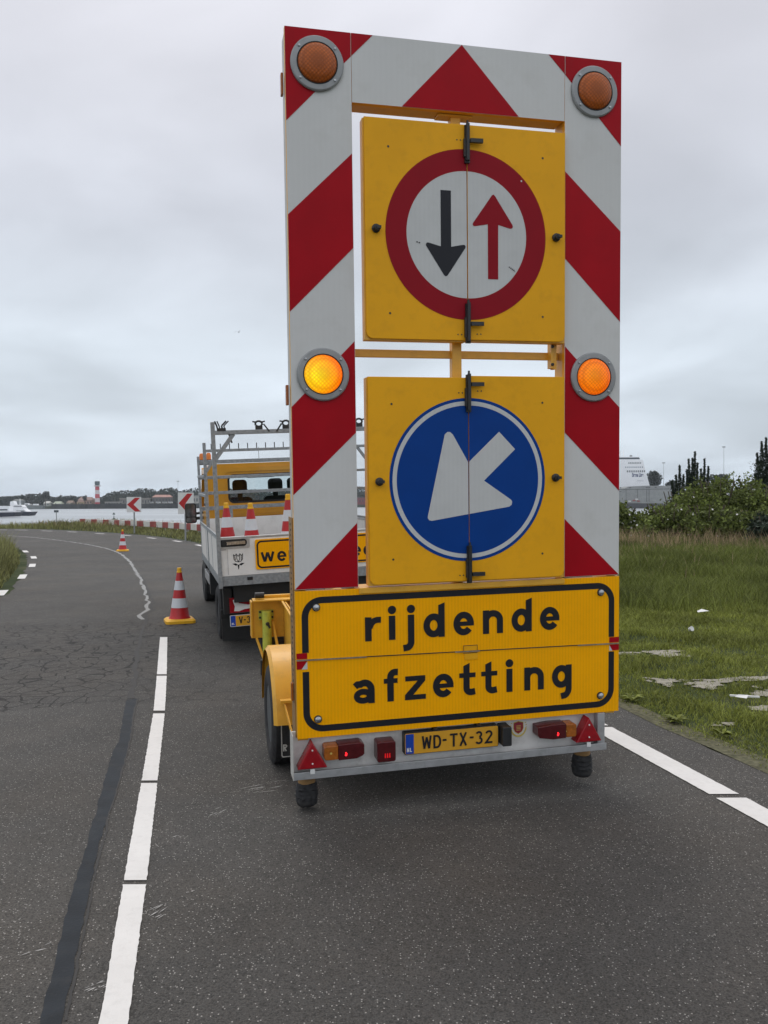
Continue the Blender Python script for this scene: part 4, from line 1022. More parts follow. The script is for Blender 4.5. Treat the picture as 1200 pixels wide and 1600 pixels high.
def cluster(x0, x1, xs_, amber_left):
    h0, h1 = -.112, -.034
    am, rd = ('amberlens', 'darkred')
    q = MB([am, rd, 'redglow']); q2 = MB([am, rd])
    mid_ = xs_
    if amber_left:
        q.prism(rrect(x0, mid_, h0, h1 - .004, .014, (1, 0, 0, 1)), -.045, .035, 0); q2.prism([(mid_ + .0005, h0 - .004), (mid_ + .10, h0 - .002), (x1 - .01, h0 + .01), (x1, h0 + .02), (x1, h1 - .006), (x1 - .02, h1 + .004), (mid_ + .0005, h1 + .002)], -.048, .0355, 1)
    else:
        q.prism(rrect(mid_, x1, h0 + .002, h1 - .002, .014, (0, 1, 1, 0)), -.045, .035, 0); q2.prism([(x0 + .01, h0 + .012), (x0 + .09, h0 - .002), (mid_ - .0005, h0), (mid_ - .0005, h1 + .003), (x0 + .08, h1 + .004), (x0, h1 - .004), (x0, h0 + .025)], -.048, .0355, 1)
    o = q.build('turn_signal', BM, bevel=.004); q2.build('tail_lamp', BM, bevel=.004)
    s = MB(['redglow']); c_ = .245 if amber_left else 1.440
    for dz, r_ in ((-.078, .0045), (-.089, .0065)): s.disc(c_, dz, r_, -.0492, 0, n=10)
    s.disc(c_ + .006, -.083, .0025, -.0492, 0, n=8); s.build('glowing_bulb', BM)
    s = MB(['goldleaf']); s.disc((x0 + .035) if amber_left else (x1 - .065), -.075, .006, -.0458, 0, n=8); s.build('bulb', BM)
cluster(.132, .344, .205, True); cluster(1.323, 1.554, 1.492, False)
q = MB(['darkred']); q.prism(rrect(.412, .513, -.148, -.038, .012), -.050, .035); q.build('fog_lamp', BM, bevel=.005)
q = MB(['redglow2'])
for dx in (-.012, 0, .012): q.sheet([(.467 + dx - .004, -.125), (.467 + dx + .004, -.125), (.467 + dx + .003, -.100), (.467 + dx - .003, -.100)], -.0512)
q.build('glowing_bulb', BM)
# number plate: x .573 - 1.098
q = MB(['plateyel', 'blackpl', 'plateblue'])
q.prism(rrect(.568, 1.103, -.134, -.015, .008), -.012, .034, 1); q.prism(rrect(.572, 1.099, -.130, -.019, .006), -.016, -.0125, 0)
q.sheet([(.575, -.128), (.620, -.128), (.620, -.021), (.575, -.021)], -.0172, 2)
PLT = q.build('number_plate', BM)
tx = MB(['black', 'white'])
for ch, xx in zip('WD-TX-32', (.664, .729, .781, .822, .876, .935, .967, 1.024)):
    L_, wd = glyph(ch, .15); 
    letter(tx, ch, xx, -.110 if ch != '-' else -.105, .073 if ch != '-' else .073, .15, -.0182)
text(tx, 'NL', .581, -.117, .022, .2, -.0182, .004, 1)
tx.build('plate_lettering', PLT)
q = MB(['blackpl']); q.prism(rrect(1.112, 1.166, -.125, -.018, .008), -.055, .035); q.build('plate_lamp', BM, bevel=.005)
q = MB(['darkmetal'])
for xx in (.745, .99): q.box(xx - .012, xx + .012, -.014, .03, -.012, -.004)
build_each(q, 'plate_clip', BM)
# crest sticker
q = MB(['crestred', 'goldleaf']); X0, Z0 = 1.240, -.060
sh_ = [(-.030, .034), (-.012, .038), (0, .042), (.012, .038), (.030, .034), (.031, -.002), (.022, -.020), (0, -.034), (-.022, -.020), (-.031, -.002)][::-1]
q.sheet([(X0 + a, Z0 + b_) for a, b_ in sh_], .0345, 1); q.sheet([(X0 + a * .9, Z0 + b_ * .9) for a, b_ in sh_], .0338, 0)
for dz in (.012, .004, -.004, -.012): q.sheet([(X0 - .013, Z0 + dz), (X0 + .013, Z0 + dz), (X0 + .013, Z0 + dz + .003), (X0 - .013, Z0 + dz + .003)], .0332, 1)
q.ribbon(arc(X0, Z0 + .008, .045, .053, 190, 350, 20), .009, .0336, 1)
for sgn in (-1, 1):
    for i in range(6):
        a_ = R(-90 + sgn * (35 + i * 16)); xx, zz = X0 + math.cos(a_) * .044, Z0 + .008 + math.sin(a_) * .05
        q.sheet([(xx - .006, zz - .002), (xx + .006, zz - .001), (xx + .004 * sgn, zz + .006)], .0330, 1)
q.build('crest_sticker', BM)
# support feet
for xx, lab in ((.056, None), (1.660, None)):
    q = MB(['brownedge']); q.cyl((xx, .10, -.20), (xx, .10, -.31), .046, n=20); o = q.build('support_leg', TR, smooth=40)
    s = MB(['rubber']); s.lathe([(.050, -.268), (.054, -.275), (.053, -.29), (.059, -.297), (.053, -.306), (.060, -.318), (.055, -.328), (.061, -.341), (.055, -.352), (.058, -.365), (.052, -.385), (.046, -.392)], (xx, .10, 0), 'Z', 24); s.v = [(a + random.uniform(-.004, .004), b_ + random.uniform(-.004, .004), c_ + random.uniform(-.004, .004)) for a, b_, c_ in s.v]; s.build('rubber_boot', o, smooth=60)
# chassis
ch_ = MB(['paintyel', 'grease'])
for u in (.20, 1.60):
    ch_.box(u, u + .012, .22, 2.40, -.045, .335, 0)
    ch_.box(u + .013, u + .06, .22, 2.39, -.06, -.02, 1)
ch_.box(-.046, 1.85, 2.40, 2.412, .035, .34, 0)
ch_.box(-.048, 1.86, 2.30, 2.425, .342, .354, 0); ch_.box(-.02, 1.85, 2.405, 2.44, .355, .376, 0)
ch_.box(-.060, -.047, 2.38, 2.50, .04, .33, 0)
ch_.prism([(.03, .03), (.20, .03), (.20, -.05), (.08, -.05)], 2.385, 2.397, 1)
ch_.bar((.182, 2.30, .337), (.182, .35, .30), .016, .012, 0)
ch_.bar((-.02, 2.38, .04), (.05, 2.2, -.19), .016, .016, 0)
ch_.bar((.11, 2.38, .165), (.14, 2.25, -.05), .018, .018, 0)
ch_.box(.06, 1.77, .20, .24, -.16, -.02, 1); ch_.box(.10, 1.73, .97, 1.03, -.19, -.12, 1)
ch_.box(.214, 1.598, .25, 2.38, -.02, -.005, 1)
ch_.bar((.25, 2.41, .12), (.93, 3.9, .10), .07, .10, 0); ch_.bar((1.60, 2.41, .12), (.93, 3.9, .10), .07, .10, 0); ch_.bar((.93, 3.8, .10), (.93, 4.55, .10), .09, .09, 0)
ch_.build('chassis', TR, bevel=.002)
q = MB(['blackpl']); q.cyl((-.028, 2.36, .385), (.045, 2.36, .385), .024, n=16); q.build('end_cap', TR, smooth=40)
q = MB(['lime', 'darkmetal', 'blackpl'])
q.lathe([(.032, .262), (.036, .262), (.036, .10), (.037, 0), (.038, -.10), (.033, -.19), (.0, -.19)], (.060, 2.33, 0), 'Z', 22)
q.box(.000, .118, 2.37, 2.384, .185, .262, 0)
for xx in (.010, .108):
    for zz in (.205, .250): q.cyl((xx, 2.36, zz), (xx, 2.372, zz), .009, n=8, m=1)
q.lathe([(.016, .0), (.012, -.02), (0, -.022)], (.062, 2.295, .165), 'Y', 12, mids=[1, 1]); q.bar((.062, 2.285, .17), (.078, 2.27, .135), .012, .012, 1)
q.cyl((.03, 2.42, -.15), (.03, 2.42, -.27), .022, n=14, m=2); q.cyl((.03, 2.42, -.13), (.03, 2.42, .05), .018, n=12, m=1)
q.build('jack', TR, smooth=40)
# wheels, mudguards
def wheel(parent, c, r, w_, rim_r, axis_sign=-1, tread=True):
    t = MB(['rubber'])
    hw = w_ / 2
    prof = [(rim_r, -hw * .8), (rim_r + .02, -hw * .95), (r - .06, -hw), (r - .02, -hw * .9), (r, -hw * .72), (r, -hw * .34), (r - .007, -hw * .32), (r - .007, -hw * .26), (r, -hw * .24), (r, hw * .24), (r - .007, hw * .26), (r - .007, hw * .32), (r, hw * .34), (r, hw * .72), (r - .02, hw * .9), (r - .06, hw), (rim_r + .02, hw * .95), (rim_r, hw * .8)]
    t.lathe(prof, (0, 0, 0), 'X', 40)
    wl = t.build('wheel', parent, smooth=40, loc=c)
    q = MB(['rimgrey', 'blackpl']); s = axis_sign
    q.lathe([(rim_r + .004, s * hw * .85), (rim_r - .012, s * hw * .55), (rim_r - .03, s * hw * .35), (rim_r * .55, s * hw * .45), (rim_r * .5, s * hw * .62), (.03, s * hw * .66), (0.001, s * hw * .66)], (0, 0, 0), 'X', 32)
    q.build('rim', wl, smooth=40); return wl
wheel(TR, (.018, 1.0, -.158), .31, .165, .175); wheel(TR, (1.83, 1.0, -.165), .31, .165, .175, 1)
for sgn, u0, u1 in ((1, -.066, .165), (-1, 1.70, 1.90)):
    q = MB(['paintyel', 'grease']); prof = []
    AA = list(range(7, 189, 7))
    for inner in (0, 1):
        r_ = .43 - inner * .012
        for a in AA:
            rr_ = r_
            y_ = 1.0 - rr_ * math.cos(R(a)); z_ = -.158 + rr_ * math.sin(R(a))
            prof.append((y_, z_))
    n_ = len(AA); vs = []
    for (y_, z_) in prof: vs += [(u0 + .02, y_, z_), (u1, y_, z_)]
    # rolled outer lip
    for a in AA: vs.append((u0, 1.0 - .405 * math.cos(R(a)), -.158 + .405 * math.sin(R(a))))
    fs = []
    for i in range(n_ - 1):
        fs.append((2 * i, 2 * i + 1, 2 * i + 3, 2 * i + 2)); j = 2 * n_ + 2 * i; fs.append((j, j + 2, j + 3, j + 1))
        o_ = 4 * n_ + i; fs.append((2 * i, 2 * i + 2, o_ + 1, o_)); 
    q.add(vs, fs); q.build('mudguard', TR, smooth=50)
    fl = MB(['rubber', 'offwhite']); fx0, fx1 = (u0 + .045, u1) if sgn > 0 else (u0, u1 - .03)
    fl.box(fx0, fx1, .66, .67, -.33, -.06); fl.ribbon([(fx0 + .006, -.09), (fx0 + .006, -.315), (fx0 + .012, -.324), (fx1 - .01, -.324)], .006, .658, 1)
    if sgn > 0: text(fl, 'R', -.008, -.290, .042, .2, .6575, .01, 1)
    fl.build('mud_flap', TR)
    st = MB(['paintyel'])
    st.bar((u0 + .06 if sgn > 0 else u1 - .06, .60, .035), (.045 if sgn > 0 else 1.78, .26, -.24), .030, .008, 0, up=(1, 0, 0)); st.box(*((u0 + .04, .20) if sgn > 0 else (1.64, u1 - .04)), .56, .60, .03, .045)
    st.build('mudguard_stay', TR)
    hs = MB(['paintyel', 'darkmetal']); hs.tube([(.055 if sgn > 0 else 1.77, .45, -.03), (.055 if sgn > 0 else 1.77, .45, .010), (.085 if sgn > 0 else 1.74, .45, .02)], .010, 8); hs.build('hook', TR, smooth=40)

# ------------------------------------------------------------------ cones
def make_cone(label, loc, rotz=0, group='red and white traffic cones'):
    t = thing('traffic_cone', label, 'traffic cone', loc, rotz, group)
    q = MB(['coneyel']); q.prism([(0, 0)], 0, 0) if False else None
    P = rrect(-.20, .20, -.20, .20, .06)
    v = [(a, b_, 0) for a, b_ in P] + [(a, b_, .035) for a, b_ in P] + [(a * .86, b_ * .86, .058) for a, b_ in P]
    n_ = len(P); fs = [tuple(reversed(range(n_))), tuple(range(2 * n_, 3 * n_))]
    for k_ in range(2):
        for i in range(n_): j = (i + 1) % n_; fs.append((k_ * n_ + i, k_ * n_ + j, (k_ + 1) * n_ + j, (k_ + 1) * n_ + i))
    q.add(v, fs); q.build('base', t, smooth=30)
    q = MB(['conered', 'conewhite'])
    def rad(z): return .032 + (.135 - .032) * (.70 - z) / (.70 - .06)
    prof = [(.150, .058), (rad(.085), .085)]; mids = [0]
    for z, m_ in ((.205, 0), (.2055, 1), (.335, 1), (.3355, 0), (.448, 0), (.4485, 1), (.573, 1), (.5735, 0), (.69, 0)): prof.append((rad(z) + (.0015 if m_ else 0), z)); mids.append(m_)
    q.lathe(prof, n=36, mids=mids); q.build('body', t, smooth=40)
    q = MB(['coneyel']); q.lathe([(.036, .685), (.036, .70), (.030, .705), (.029, .745), (.022, .752), (0, .752)], n=20); q.build('cap', t, smooth=40)
    return t
c0 = make_cone('nearest traffic cone standing on the road at the head of the white line', (-2.83, 11.42, .008), .35)
for lab, p, rz_ in (('far traffic cone standing on the pale sealed crack in the bend', (-9.02, 28.55, .008), .2),):
    c = copy_tree(c0); c.location = p; c.rotation_euler = (0, 0, rz_); c['label'] = lab

# ------------------------------------------------------------------ the truck
TK = thing('flatbed_truck', 'yellow flatbed truck with galvanised rack and white sides towing the trailer', 'truck')
TKM = Matrix.Translation((-1.7738, 8.9, .7470)) @ (Matrix.Rotation(R(15.6), 4, 'Z') @ Matrix.Rotation(R(1.5), 4, 'X') @ Matrix.Rotation(R(-2.6), 4, 'Y'))
TK.matrix_world = TKM
TW, TL = 2.19, 3.15
q = MB(['galv', 'grease']); q.box(0, TW, 0, .06, .0, .104); q.box(0.002, .06, .062, TL, .01, .10); q.box(TW - .06, TW - .002, .062, TL, .01, .10); q.box(.061, TW - .061, .061, TL, .065, .095, 1)
q.box(.30, .36, -.006, -.001, .05, .085, 1); q.build('bed_frame', TK, bevel=.003)
q = MB(['truckwhite', 'alu']); q.box(.010, TW - .01, .0, .035, .106, .505, 0); q.box(.006, TW - .006, -.004, .04, .507, .530, 1); TG = q.build('tailgate', TK, bevel=.004)
q = MB(['alu']); q.box(.10, .104, -.003, .0, .12, .40); q.box(.006, .09, -.0035, -.0005, .39, .40)
for zz in (.13, .38): q.lathe([(.006, -.004), (0, -.006)], (.03, 0, zz), 'Y', 8)
q.build('gate_trim', TG)
q = MB(['alu', 'grease', 'chrome'])
for x0, x1 in ((.012, .345), (TW - .345, TW - .012)):
    q = MB(['alu', 'grease', 'chrome']); q.prism(rrect(x0, x1, .405, .522, .02, (0, 1, 1, 0)), -.008, -.001, 0); q.prism(rrect(x0 + .005, x1 - .03, .425, .503, .035), -.010, -.0085, 1); q.bar((x0 + .06, -.016, .462), (x1 - .05, -.016, .466), .02, .034, 2)
    q.cyl((x0 + .06, -.03, .462), (x0 + .06, -.01, .462), .028, n=14, m=1); q.build('gate_latch', TG, smooth=40)
# tulip emblem
q = MB(['black']); X0, Z0 = .214, .285
for pth in ([(-.05, .055), (-.045, .0), (-.03, -.022), (0, -.03), (.03, -.022), (.045, 0), (.05, .055), (.034, .035), (.02, .058), (.0, .03), (-.02, .058), (-.034, .035), (-.05, .055)],
            [(-.018, .045), (-.014, .0), (0, -.028)], [(.018, .045), (.014, .0), (0, -.028)], [(-.036, .03), (-.03, -.01)], [(.036, .03), (.03, -.01)]):
    q.ribbon([(X0 + a, Z0 + b_) for a, b_ in pth], .007, -.0012 - .0001 * len(pth))
q.sheet([(X0 - .066, Z0 - .045), (X0 - .03, Z0 - .07), (X0 - .010, Z0 - .062), (X0 - .010, Z0 - .055), (X0 - .03, Z0 - .043)][::-1], -.0012); q.sheet([(X0 + .066, Z0 - .045), (X0 + .03, Z0 - .07), (X0 + .010, Z0 - .062), (X0 + .010, Z0 - .055), (X0 + .03, Z0 - .043)], -.0014)
q.sheet([(X0 - .010, Z0 - .06), (X0 + .010, Z0 - .06), (X0 + .002, Z0 - .11), (X0 - .004, Z0 - .11)], -.0017); q.build('tulip_emblem', TG)
q = MB(['panelyel', 'grease']); q.prism(rrect(.400, 1.90, .158, .486, .02), -.012, -.001, 0); TP = q.build('text_plate', TG)
q = MB(['black']); q.ribbon(rrect(.424, 1.876, .178, .462, .045), .018, -.0135, closed=True)
xx = .457
for i, chh in enumerate('werkverkeer'):
    xx += letter(q, chh, xx, .233, .112, .24, -.0135) + (.028 if i else .030)
q.build('plate_lettering', TP)
# side boards and headboard
for x0 in (.004, TW - .034):
    q = MB(['truckwhite', 'alu']); q.box(x0, x0 + .03, .05, TL, .106, .50); q.box(x0 - .003, x0 + .033, .05, TL, .502, .525, 1)
    for yy in (.9, 2.0): q.box(x0 - .004, x0 + .034, yy, yy + .04, .11, .50, 1)
    q.build('side_board', TK, bevel=.003)
q = MB(['truckwhite', 'galv']); q.box(.10, TW - .10, TL, TL + .03, .106, .587); q.box(.42, .47, TL + .035, TL + .06, .50, .76, 1); q.build('headboard', TK, bevel=.003)
# rack
q = MB(['galv']); s_ = .045
for x0, x1 in ((-.008, .035), (TW - .035, TW + .008)):
    q.box(x0, x1, -.03, .018, -.02, 1.765); q.box(x0 + .002, x1 - .002, 1.60, 1.645, .0, 1.617); q.box(x0 + .004, x1 - .004, TL - .02, TL + .03, .0, 1.488)
    q.bar(((x0 + x1) / 2 - .01, -.01, .545), ((x0 + x1) / 2 - .01, TL, .545), .02, .03)
    q.bar(((x0 + x1) / 2 - .01, 1.6, 1.20), ((x0 + x1) / 2 - .01, TL, 1.20), .03, .035); q.bar(((x0 + x1) / 2 - .01, 1.6, .95), ((x0 + x1) / 2 - .01, TL, .95), .03, .035)
q.bar((0.03, -.006, 1.652), (TW - .03, -.006, 1.652), .05, .045)
q.bar((0.03, 1.62, 1.515), (TW - .03, 1.62, 1.515), .04, .035)
for sx in (0, 1):
    f_ = (lambda a: a) if sx == 0 else (lambda a: TW - a)
    q.bar((f_(.23), -.004, 1.635), (f_(.02), -.004, 1.36), .045, .030, up=(0, 1, 0)); q.bar((f_(.20), 1.622, 1.50), (f_(.02), 1.622, 1.25), .035, .03, up=(0, 1, 0))
for z, hh in ((1.405, .055), (1.18, .045), (.955, .045), (.735, .055)): q.box(.03, TW - .03, TL + .032, TL + .062, z - hh / 2, z + hh / 2)
q.build('rack', TK, bevel=.003)
q = MB(['darkmetal'])
for i in range(17): q.cyl((.10 + i * .114, 1.62, 1.53), (.10 + i * .114, 1.62, 1.60), .006, n=6)
build_each(q, 'rack_peg', TK)
for i, xx in enumerate((.10, .505, .80, 1.24, 1.62, 1.95)):
    q = MB(['blackpl', 'chrome'])
    if i == 0:
        for dx0, dx1 in ((-.04, -.075), (.02, .07)): q.tube([(dx0, 0, .0), (dx0 - .01, 0, .05), (dx1, 0, .11)], .011, 8); q.tube([(dx0 + .03, .01, 0), (dx0 + .02, .01, .05), (dx1 + .03, 0, .11)], .008, 8)
        q.box(-.05, .06, -.03, .03, -.02, .02)
        q.bar((.09, 0, -.03), (.13, 0, -.17), .02, .02)
    else:
        P = [(.045 * math.cos(R(a)), 0, .065 + .035 * math.sin(R(a))) for a in range(0, 361, 30)]
        q.tube(P, .013, 8); q.bar((-.08, 0, .095), (-.03, 0, .085), .02, .018); q.bar((.08, 0, .095), (.03, 0, .085), .02, .018); q.box(-.045, .045, -.02, .02, -.02, .035)
        sg = 1 if i % 2 else -1
        q.bar((sg * .06, -.02, .06), (sg * .13, -.03, -.04), .018, .018); q.cyl((0, 0, -.06), (0, 0, -.02), .014, n=8)
    q.build('rack_clamp', TK, smooth=40, loc=(xx, -.006, 1.682)).scale = (.84, .84, .84)
# under the bed
q = MB(['grease', 'blackpl'])
q.box(.16, TW - .16, .1, 5.6, -.20, .0, 0); q.box(.03, .42, .36, .385, -.66, -.02, 1); q.box(TW - .42, TW - .03, .36, .385, -.66, -.02, 1)
q.box(.05, .14, .20, .34, -.34, -.05, 0); q.box(.02, 2.08, .30, .34, -.40, -.30, 0)
q.build('underframe', TK)
q = MB(['redlens', 'white', 'grease', 'amberlens'])
for x0, sg in ((.11, 1), (TW - .44, -1)):
    q.box(x0, x0 + .33, .15, .20, -.325, -.155, 0)
    if sg > 0: q.sheet([(x0 + .035, -.18), (x0 + .06, -.165), (x0 + .10, -.215), (x0 + .20, -.24), (x0 + .30, -.235), (x0 + .30, -.275), (x0 + .16, -.285), (x0 + .10, -.305), (x0 + .045, -.30), (x0 + .055, -.25)][::-1], .1485, 1); q.box(x0 - .005, x0 + .335, .145, .149, -.328, -.318, 2)
q.build('tail_lamp', TK, bevel=.005)
q = MB(['plateyel', 'plateblue', 'white']); q.prism(rrect(.105, .62, -.470, -.345, .01), .14, .150, 2); q.sheet([(.112, -.465), (.165, -.465), (.165, -.350), (.112, -.350)], .1385, 1); q.sheet([(.165, -.465), (.615, -.465), (.615, -.350), (.165, -.350)], .1385, 0); NP = q.build('number_plate', TK)
q = MB(['black', 'white']); 
xx = .200
for chh in 'V-3': xx += letter(q, chh, xx, -.440, .075, .16, .137) + .008
text(q, 'NL', .122, -.448, .022, .22, .137, .004, 1); q.build('plate_lettering', NP)
def gz(lx, ly):   # local z of the world ground under a truck-local point
    p0 = TKM @ Vector((lx, ly, 0)); p1 = TKM @ Vector((lx, ly, 1)); return -p0.z / (p1.z - p0.z)
for lx, ly, wd, sg in ((.21, 1.15, .34, -1), (TW - .21, 1.15, .34, 1), (.20, 5.2, .2, -1), (TW - .2, 5.2, .2, 1)):
    wheel(TK, (lx, ly, gz(lx, ly) + .335), .335, wd, .2, sg)
q = MB(['alu', 'blackpl', 'grease']); q.box(.01, .05, 1.75, 2.9, -.22, -.10, 0); q.box(.0, .12, 1.6, 1.75, -.30, -.02, 1); q.box(.03, .10, 3.0, 3.6, -.35, -.02, 2); q.build('side_guard', TK, bevel=.004)
# cab: y from 3.4 to 5.6 (+ bonnet)
cx0, cx1, cy0, cy1, cz0, cz1 = .14, 1.96, 3.42, 5.05, -.25, 1.375
q = MB(['truckyel', 'grease'])
WX0, WX1, WZ0, WZ1 = .45, 1.65, .80, 1.20
outer = rrect(cx0, cx1, cz0, cz1, .14, (0, 0, 1, 1), 6); 
def ringprism(q_, out_, inn, y0, y1, m=0):
    n_ = len(out_)
    v = [(a, y0, b_) for a, b_ in out_] + [(a, y0, b_) for a, b_ in inn] + [(a, y1, b_) for a, b_ in out_] + [(a, y1, b_) for a, b_ in inn]
    fs = []
    for i in range(n_):
        j = (i + 1) % n_
        fs += [(i, j, n_ + j, n_ + i), (2 * n_ + i, 3 * n_ + i, 3 * n_ + j, 2 * n_ + j), (i, 2 * n_ + i, 2 * n_ + j, j), (n_ + i, n_ + j, 3 * n_ + j, 3 * n_ + i)]
    q_.add(v, fs, m)
o8 = rrect(cx0, cx1, cz0, cz1, .13, (1, 1, 1, 1), 5); i8 = rrect(WX0, WX1, WZ0, WZ1, .07, (1, 1, 1, 1), 5)
ringprism(q, o8, i8, cy0, cy0 + .04)
o9 = rrect(cx0 + .10, cx1 - .10, .62, cz1 - .06, .10, (1, 1, 1, 1), 5); o10 = rrect(WX0 - .06, WX1 + .06, WZ0 - .06, WZ1 + .055, .09, (1, 1, 1, 1), 5)
ringprism(q, o9, o10, cy0 - .018, cy0 - .002)
q.bar((cx0 + .1, cy0 - .012, .60), (cx1 - .1, cy0 - .012, .60), .02, .02); q.bar((cx0 + .1, cy0 - .012, .68), (cx1 - .1, cy0 - .012, .68), .02, .015)
# roof, sides with window openings, pillars, bonnet
q.box(cx0 + .06, cx1 - .06, cy0 + .04, cy1 - .35, cz1 - .05, cz1 - .002)
for x0, x1 in ((cx0 + .003, cx0 + .05), (cx1 - .05, cx1 - .003)):
    q.box(x0, x1, cy0 + .041, cy1 + .35, cz0 + .01, .70); q.box(x0, x1, cy0 + .041, cy0 + .35, .70, cz1 - .06); q.bar(((x0 + x1) / 2, cy1 + .40, .70), ((x0 + x1) / 2, cy1 - .38, cz1 - .06), .05, .07)
    q.box(x0, x1, cy0 + .35, cy1 - .35, cz1 - .13, cz1 - .06)
q.add([(cx0 + .05, cy1 + .38, .70), (cx1 - .05, cy1 + .38, .70), (cx1 - .12, cy1 + 1.0, .45), (cx0 + .12, cy1 + 1.0, .45), (cx0 + .05, cy1 + .38, -.3), (cx1 - .05, cy1 + .38, -.3), (cx1 - .12, cy1 + 1.08, -.3), (cx0 + .12, cy1 + 1.08, -.3)], [(0, 1, 2, 3), (4, 7, 6, 5), (2, 1, 5, 6), (0, 3, 7, 4), (3, 2, 6, 7), (0, 4, 5, 1)])
CAB = q.build('cab', TK, smooth=35)
q = MB(['rubber']); q.ribbon(i8, .03, cy0 - .004, closed=True); q.build('window_seal', CAB)
q = MB(['glass']); q.sheet(i8, cy0 + .02); q.build('rear_window', CAB)
q = MB(['glass']); q.add([(cx0 + .06, cy1 + .40, .71), (cx1 - .06, cy1 + .40, .71), (cx1 - .1, cy1 - .36, cz1 - .07), (cx0 + .1, cy1 - .36, cz1 - .07)], [(0, 1, 2, 3)]); q.build('windscreen', CAB)
q = MB(['seat'])
for x0, x1 in ((.55, .77), (1.10, 1.32), (1.40, 1.62)):
    q = MB(['seat']); q.prism(rrect(x0, x1, .93, 1.13, .06), cy0 + .45, cy0 + .55); q.prism(rrect(x0 - .08, x1 + .08, .10, .86, .08), cy0 + .42, cy0 + .56); q.box((x0 + x1) / 2 - .04, (x0 + x1) / 2 + .04, cy0 + .49, cy0 + .51, .86, .93); q.build('seat', CAB, bevel=.01)
q = MB(['seat']); q.prism([(.78, 1.21), (.84, 1.15), (1.24, 1.15), (1.30, 1.21)], cy0 + .8, cy0 + 1.0)
q.build('sun_visor', CAB, bevel=.01)
q = MB(['blackpl', M.setdefault('mirrorglass', mat('mirror_glass', (.20, .21, .22), .08, 1, var=.3, vscale=9))]); mx0, mx1, mz0, mz1 = -.145, .035, .445, .775
q.prism(rrect(mx0, mx1, mz0, mz1, .04), 4.90, 5.02, 0); q.bar((.02, 4.95, .52), (.22, 4.95, .53), .04, .05); q.bar((.02, 4.95, .60), (.22, 4.95, .62), .04, .04)
q.sheet(rrect(mx0 + .015, mx1 - .02, mz0 + .11, mz1 - .015, .03), 4.8985, 1); q.sheet(rrect(mx0 + .015, mx1 - .02, mz0 + .015, mz0 + .095, .02), 4.8985, 1); MR = q.build('side_mirror', TK, bevel=.008)
M['chrome'].node_tree.nodes['Principled BSDF']
bc = MB(['blackpl', 'galv']); bc.box(.06, .26, 3.60, 4.0, 1.378, 1.45); BC = bc.build('beacon_mount', TK)
for i, (xx, yy) in enumerate(((.11, 3.95), (.20, 3.72))):
    q = MB([M['amb2'] if 'amb2' in M else M.setdefault('amb2', mat('beacon_amber', (.62, .17, .02), .3, emit=(1, .3, .04, .06)))]); q.lathe([(.036, 0), (.036, .07), (.026, .10), (0, .105)], (xx, yy, 1.452), 'Z', 16); q.build('beacon', TK, smooth=50)
q = MB(['darkmetal']); q.cyl((.95, 3.7, 1.37), (.95, 3.7, 1.62), .003, n=5); q.build('antenna', TK)
q = MB(['blackpl']); q.box(.25, 1.85, cy1 + .2, cy1 + .35, .40, .69); q.build('dashboard', CAB)
# cones standing in the bed (their own things)
for lab, lx, ly, dz in (('leftmost traffic cone in the truck bed, partly behind the rear post', .225, 1.35, .005), ('second traffic cone from the left standing in the truck bed', .405, .30, .02), ('taller stacked traffic cone in the truck bed next to the striped board', .83, .28, .10), ('traffic cone in the truck bed hidden behind the striped board', 1.25, .30, .02)):
    c = copy_tree(c0); c['label'] = lab
    c.matrix_world = TKM @ Matrix.Translation((lx, ly, .105 + dz)) @ Matrix.Rotation(.1 * ly, 4, 'Z')

# ------------------------------------------------------------------ barrier, chevron signs along the bend
RB = catmull([(-22.3, 61), (-19.0, 57.2), (-16.76, 54.2), (-13.14, 49.4), (-9.6, 43.5), (-6.2, 37.3), (-3.4, 31.6)], 8)
t = thing('guard_barrier', 'low red and white banded barrier along the outside of the bend', 'barrier')
P = resample([Vector(p) for p in RB], 34)
bar_ = MB([M.setdefault('barred', mat('barrier_red', (.30, .045, .035), .6, var=.2, vscale=2, dirt=.4, dcol=(.2, .1, .08), dscale=4)), M.setdefault('barwhite', mat('barrier_white', (.62, .60, .55), .6, var=.1, vscale=2, dirt=.4, dcol=(.3, .27, .22), dscale=4))])
for i in range(len(P) - 1):
    a, b_ = P[i], P[i + 1]; d_ = (b_ - a).normalized(); nn = Vector((-d_.y, d_.x)) * .13
    vs = []
    for p in (a, b_):
        for s1, z in ((-1, .20), (1, .20), (1, .53), (-1, .53)): vs.append((p.x + nn.x * s1, p.y + nn.y * s1, z))
    bar_.add(vs, [(0, 1, 5, 4), (1, 2, 6, 5), (2, 3, 7, 6), (3, 0, 4, 7)] + ([(0, 3, 2, 1)] if i == 0 else []), i % 2)
bar_.build('beam', t)
for i in range(0, len(P), 2):
    q = MB(['barwhite']); q.box(P[i].x - .06, P[i].x + .06, P[i].y + .0, P[i].y + .10, -.1, .198); q.build('post', t)
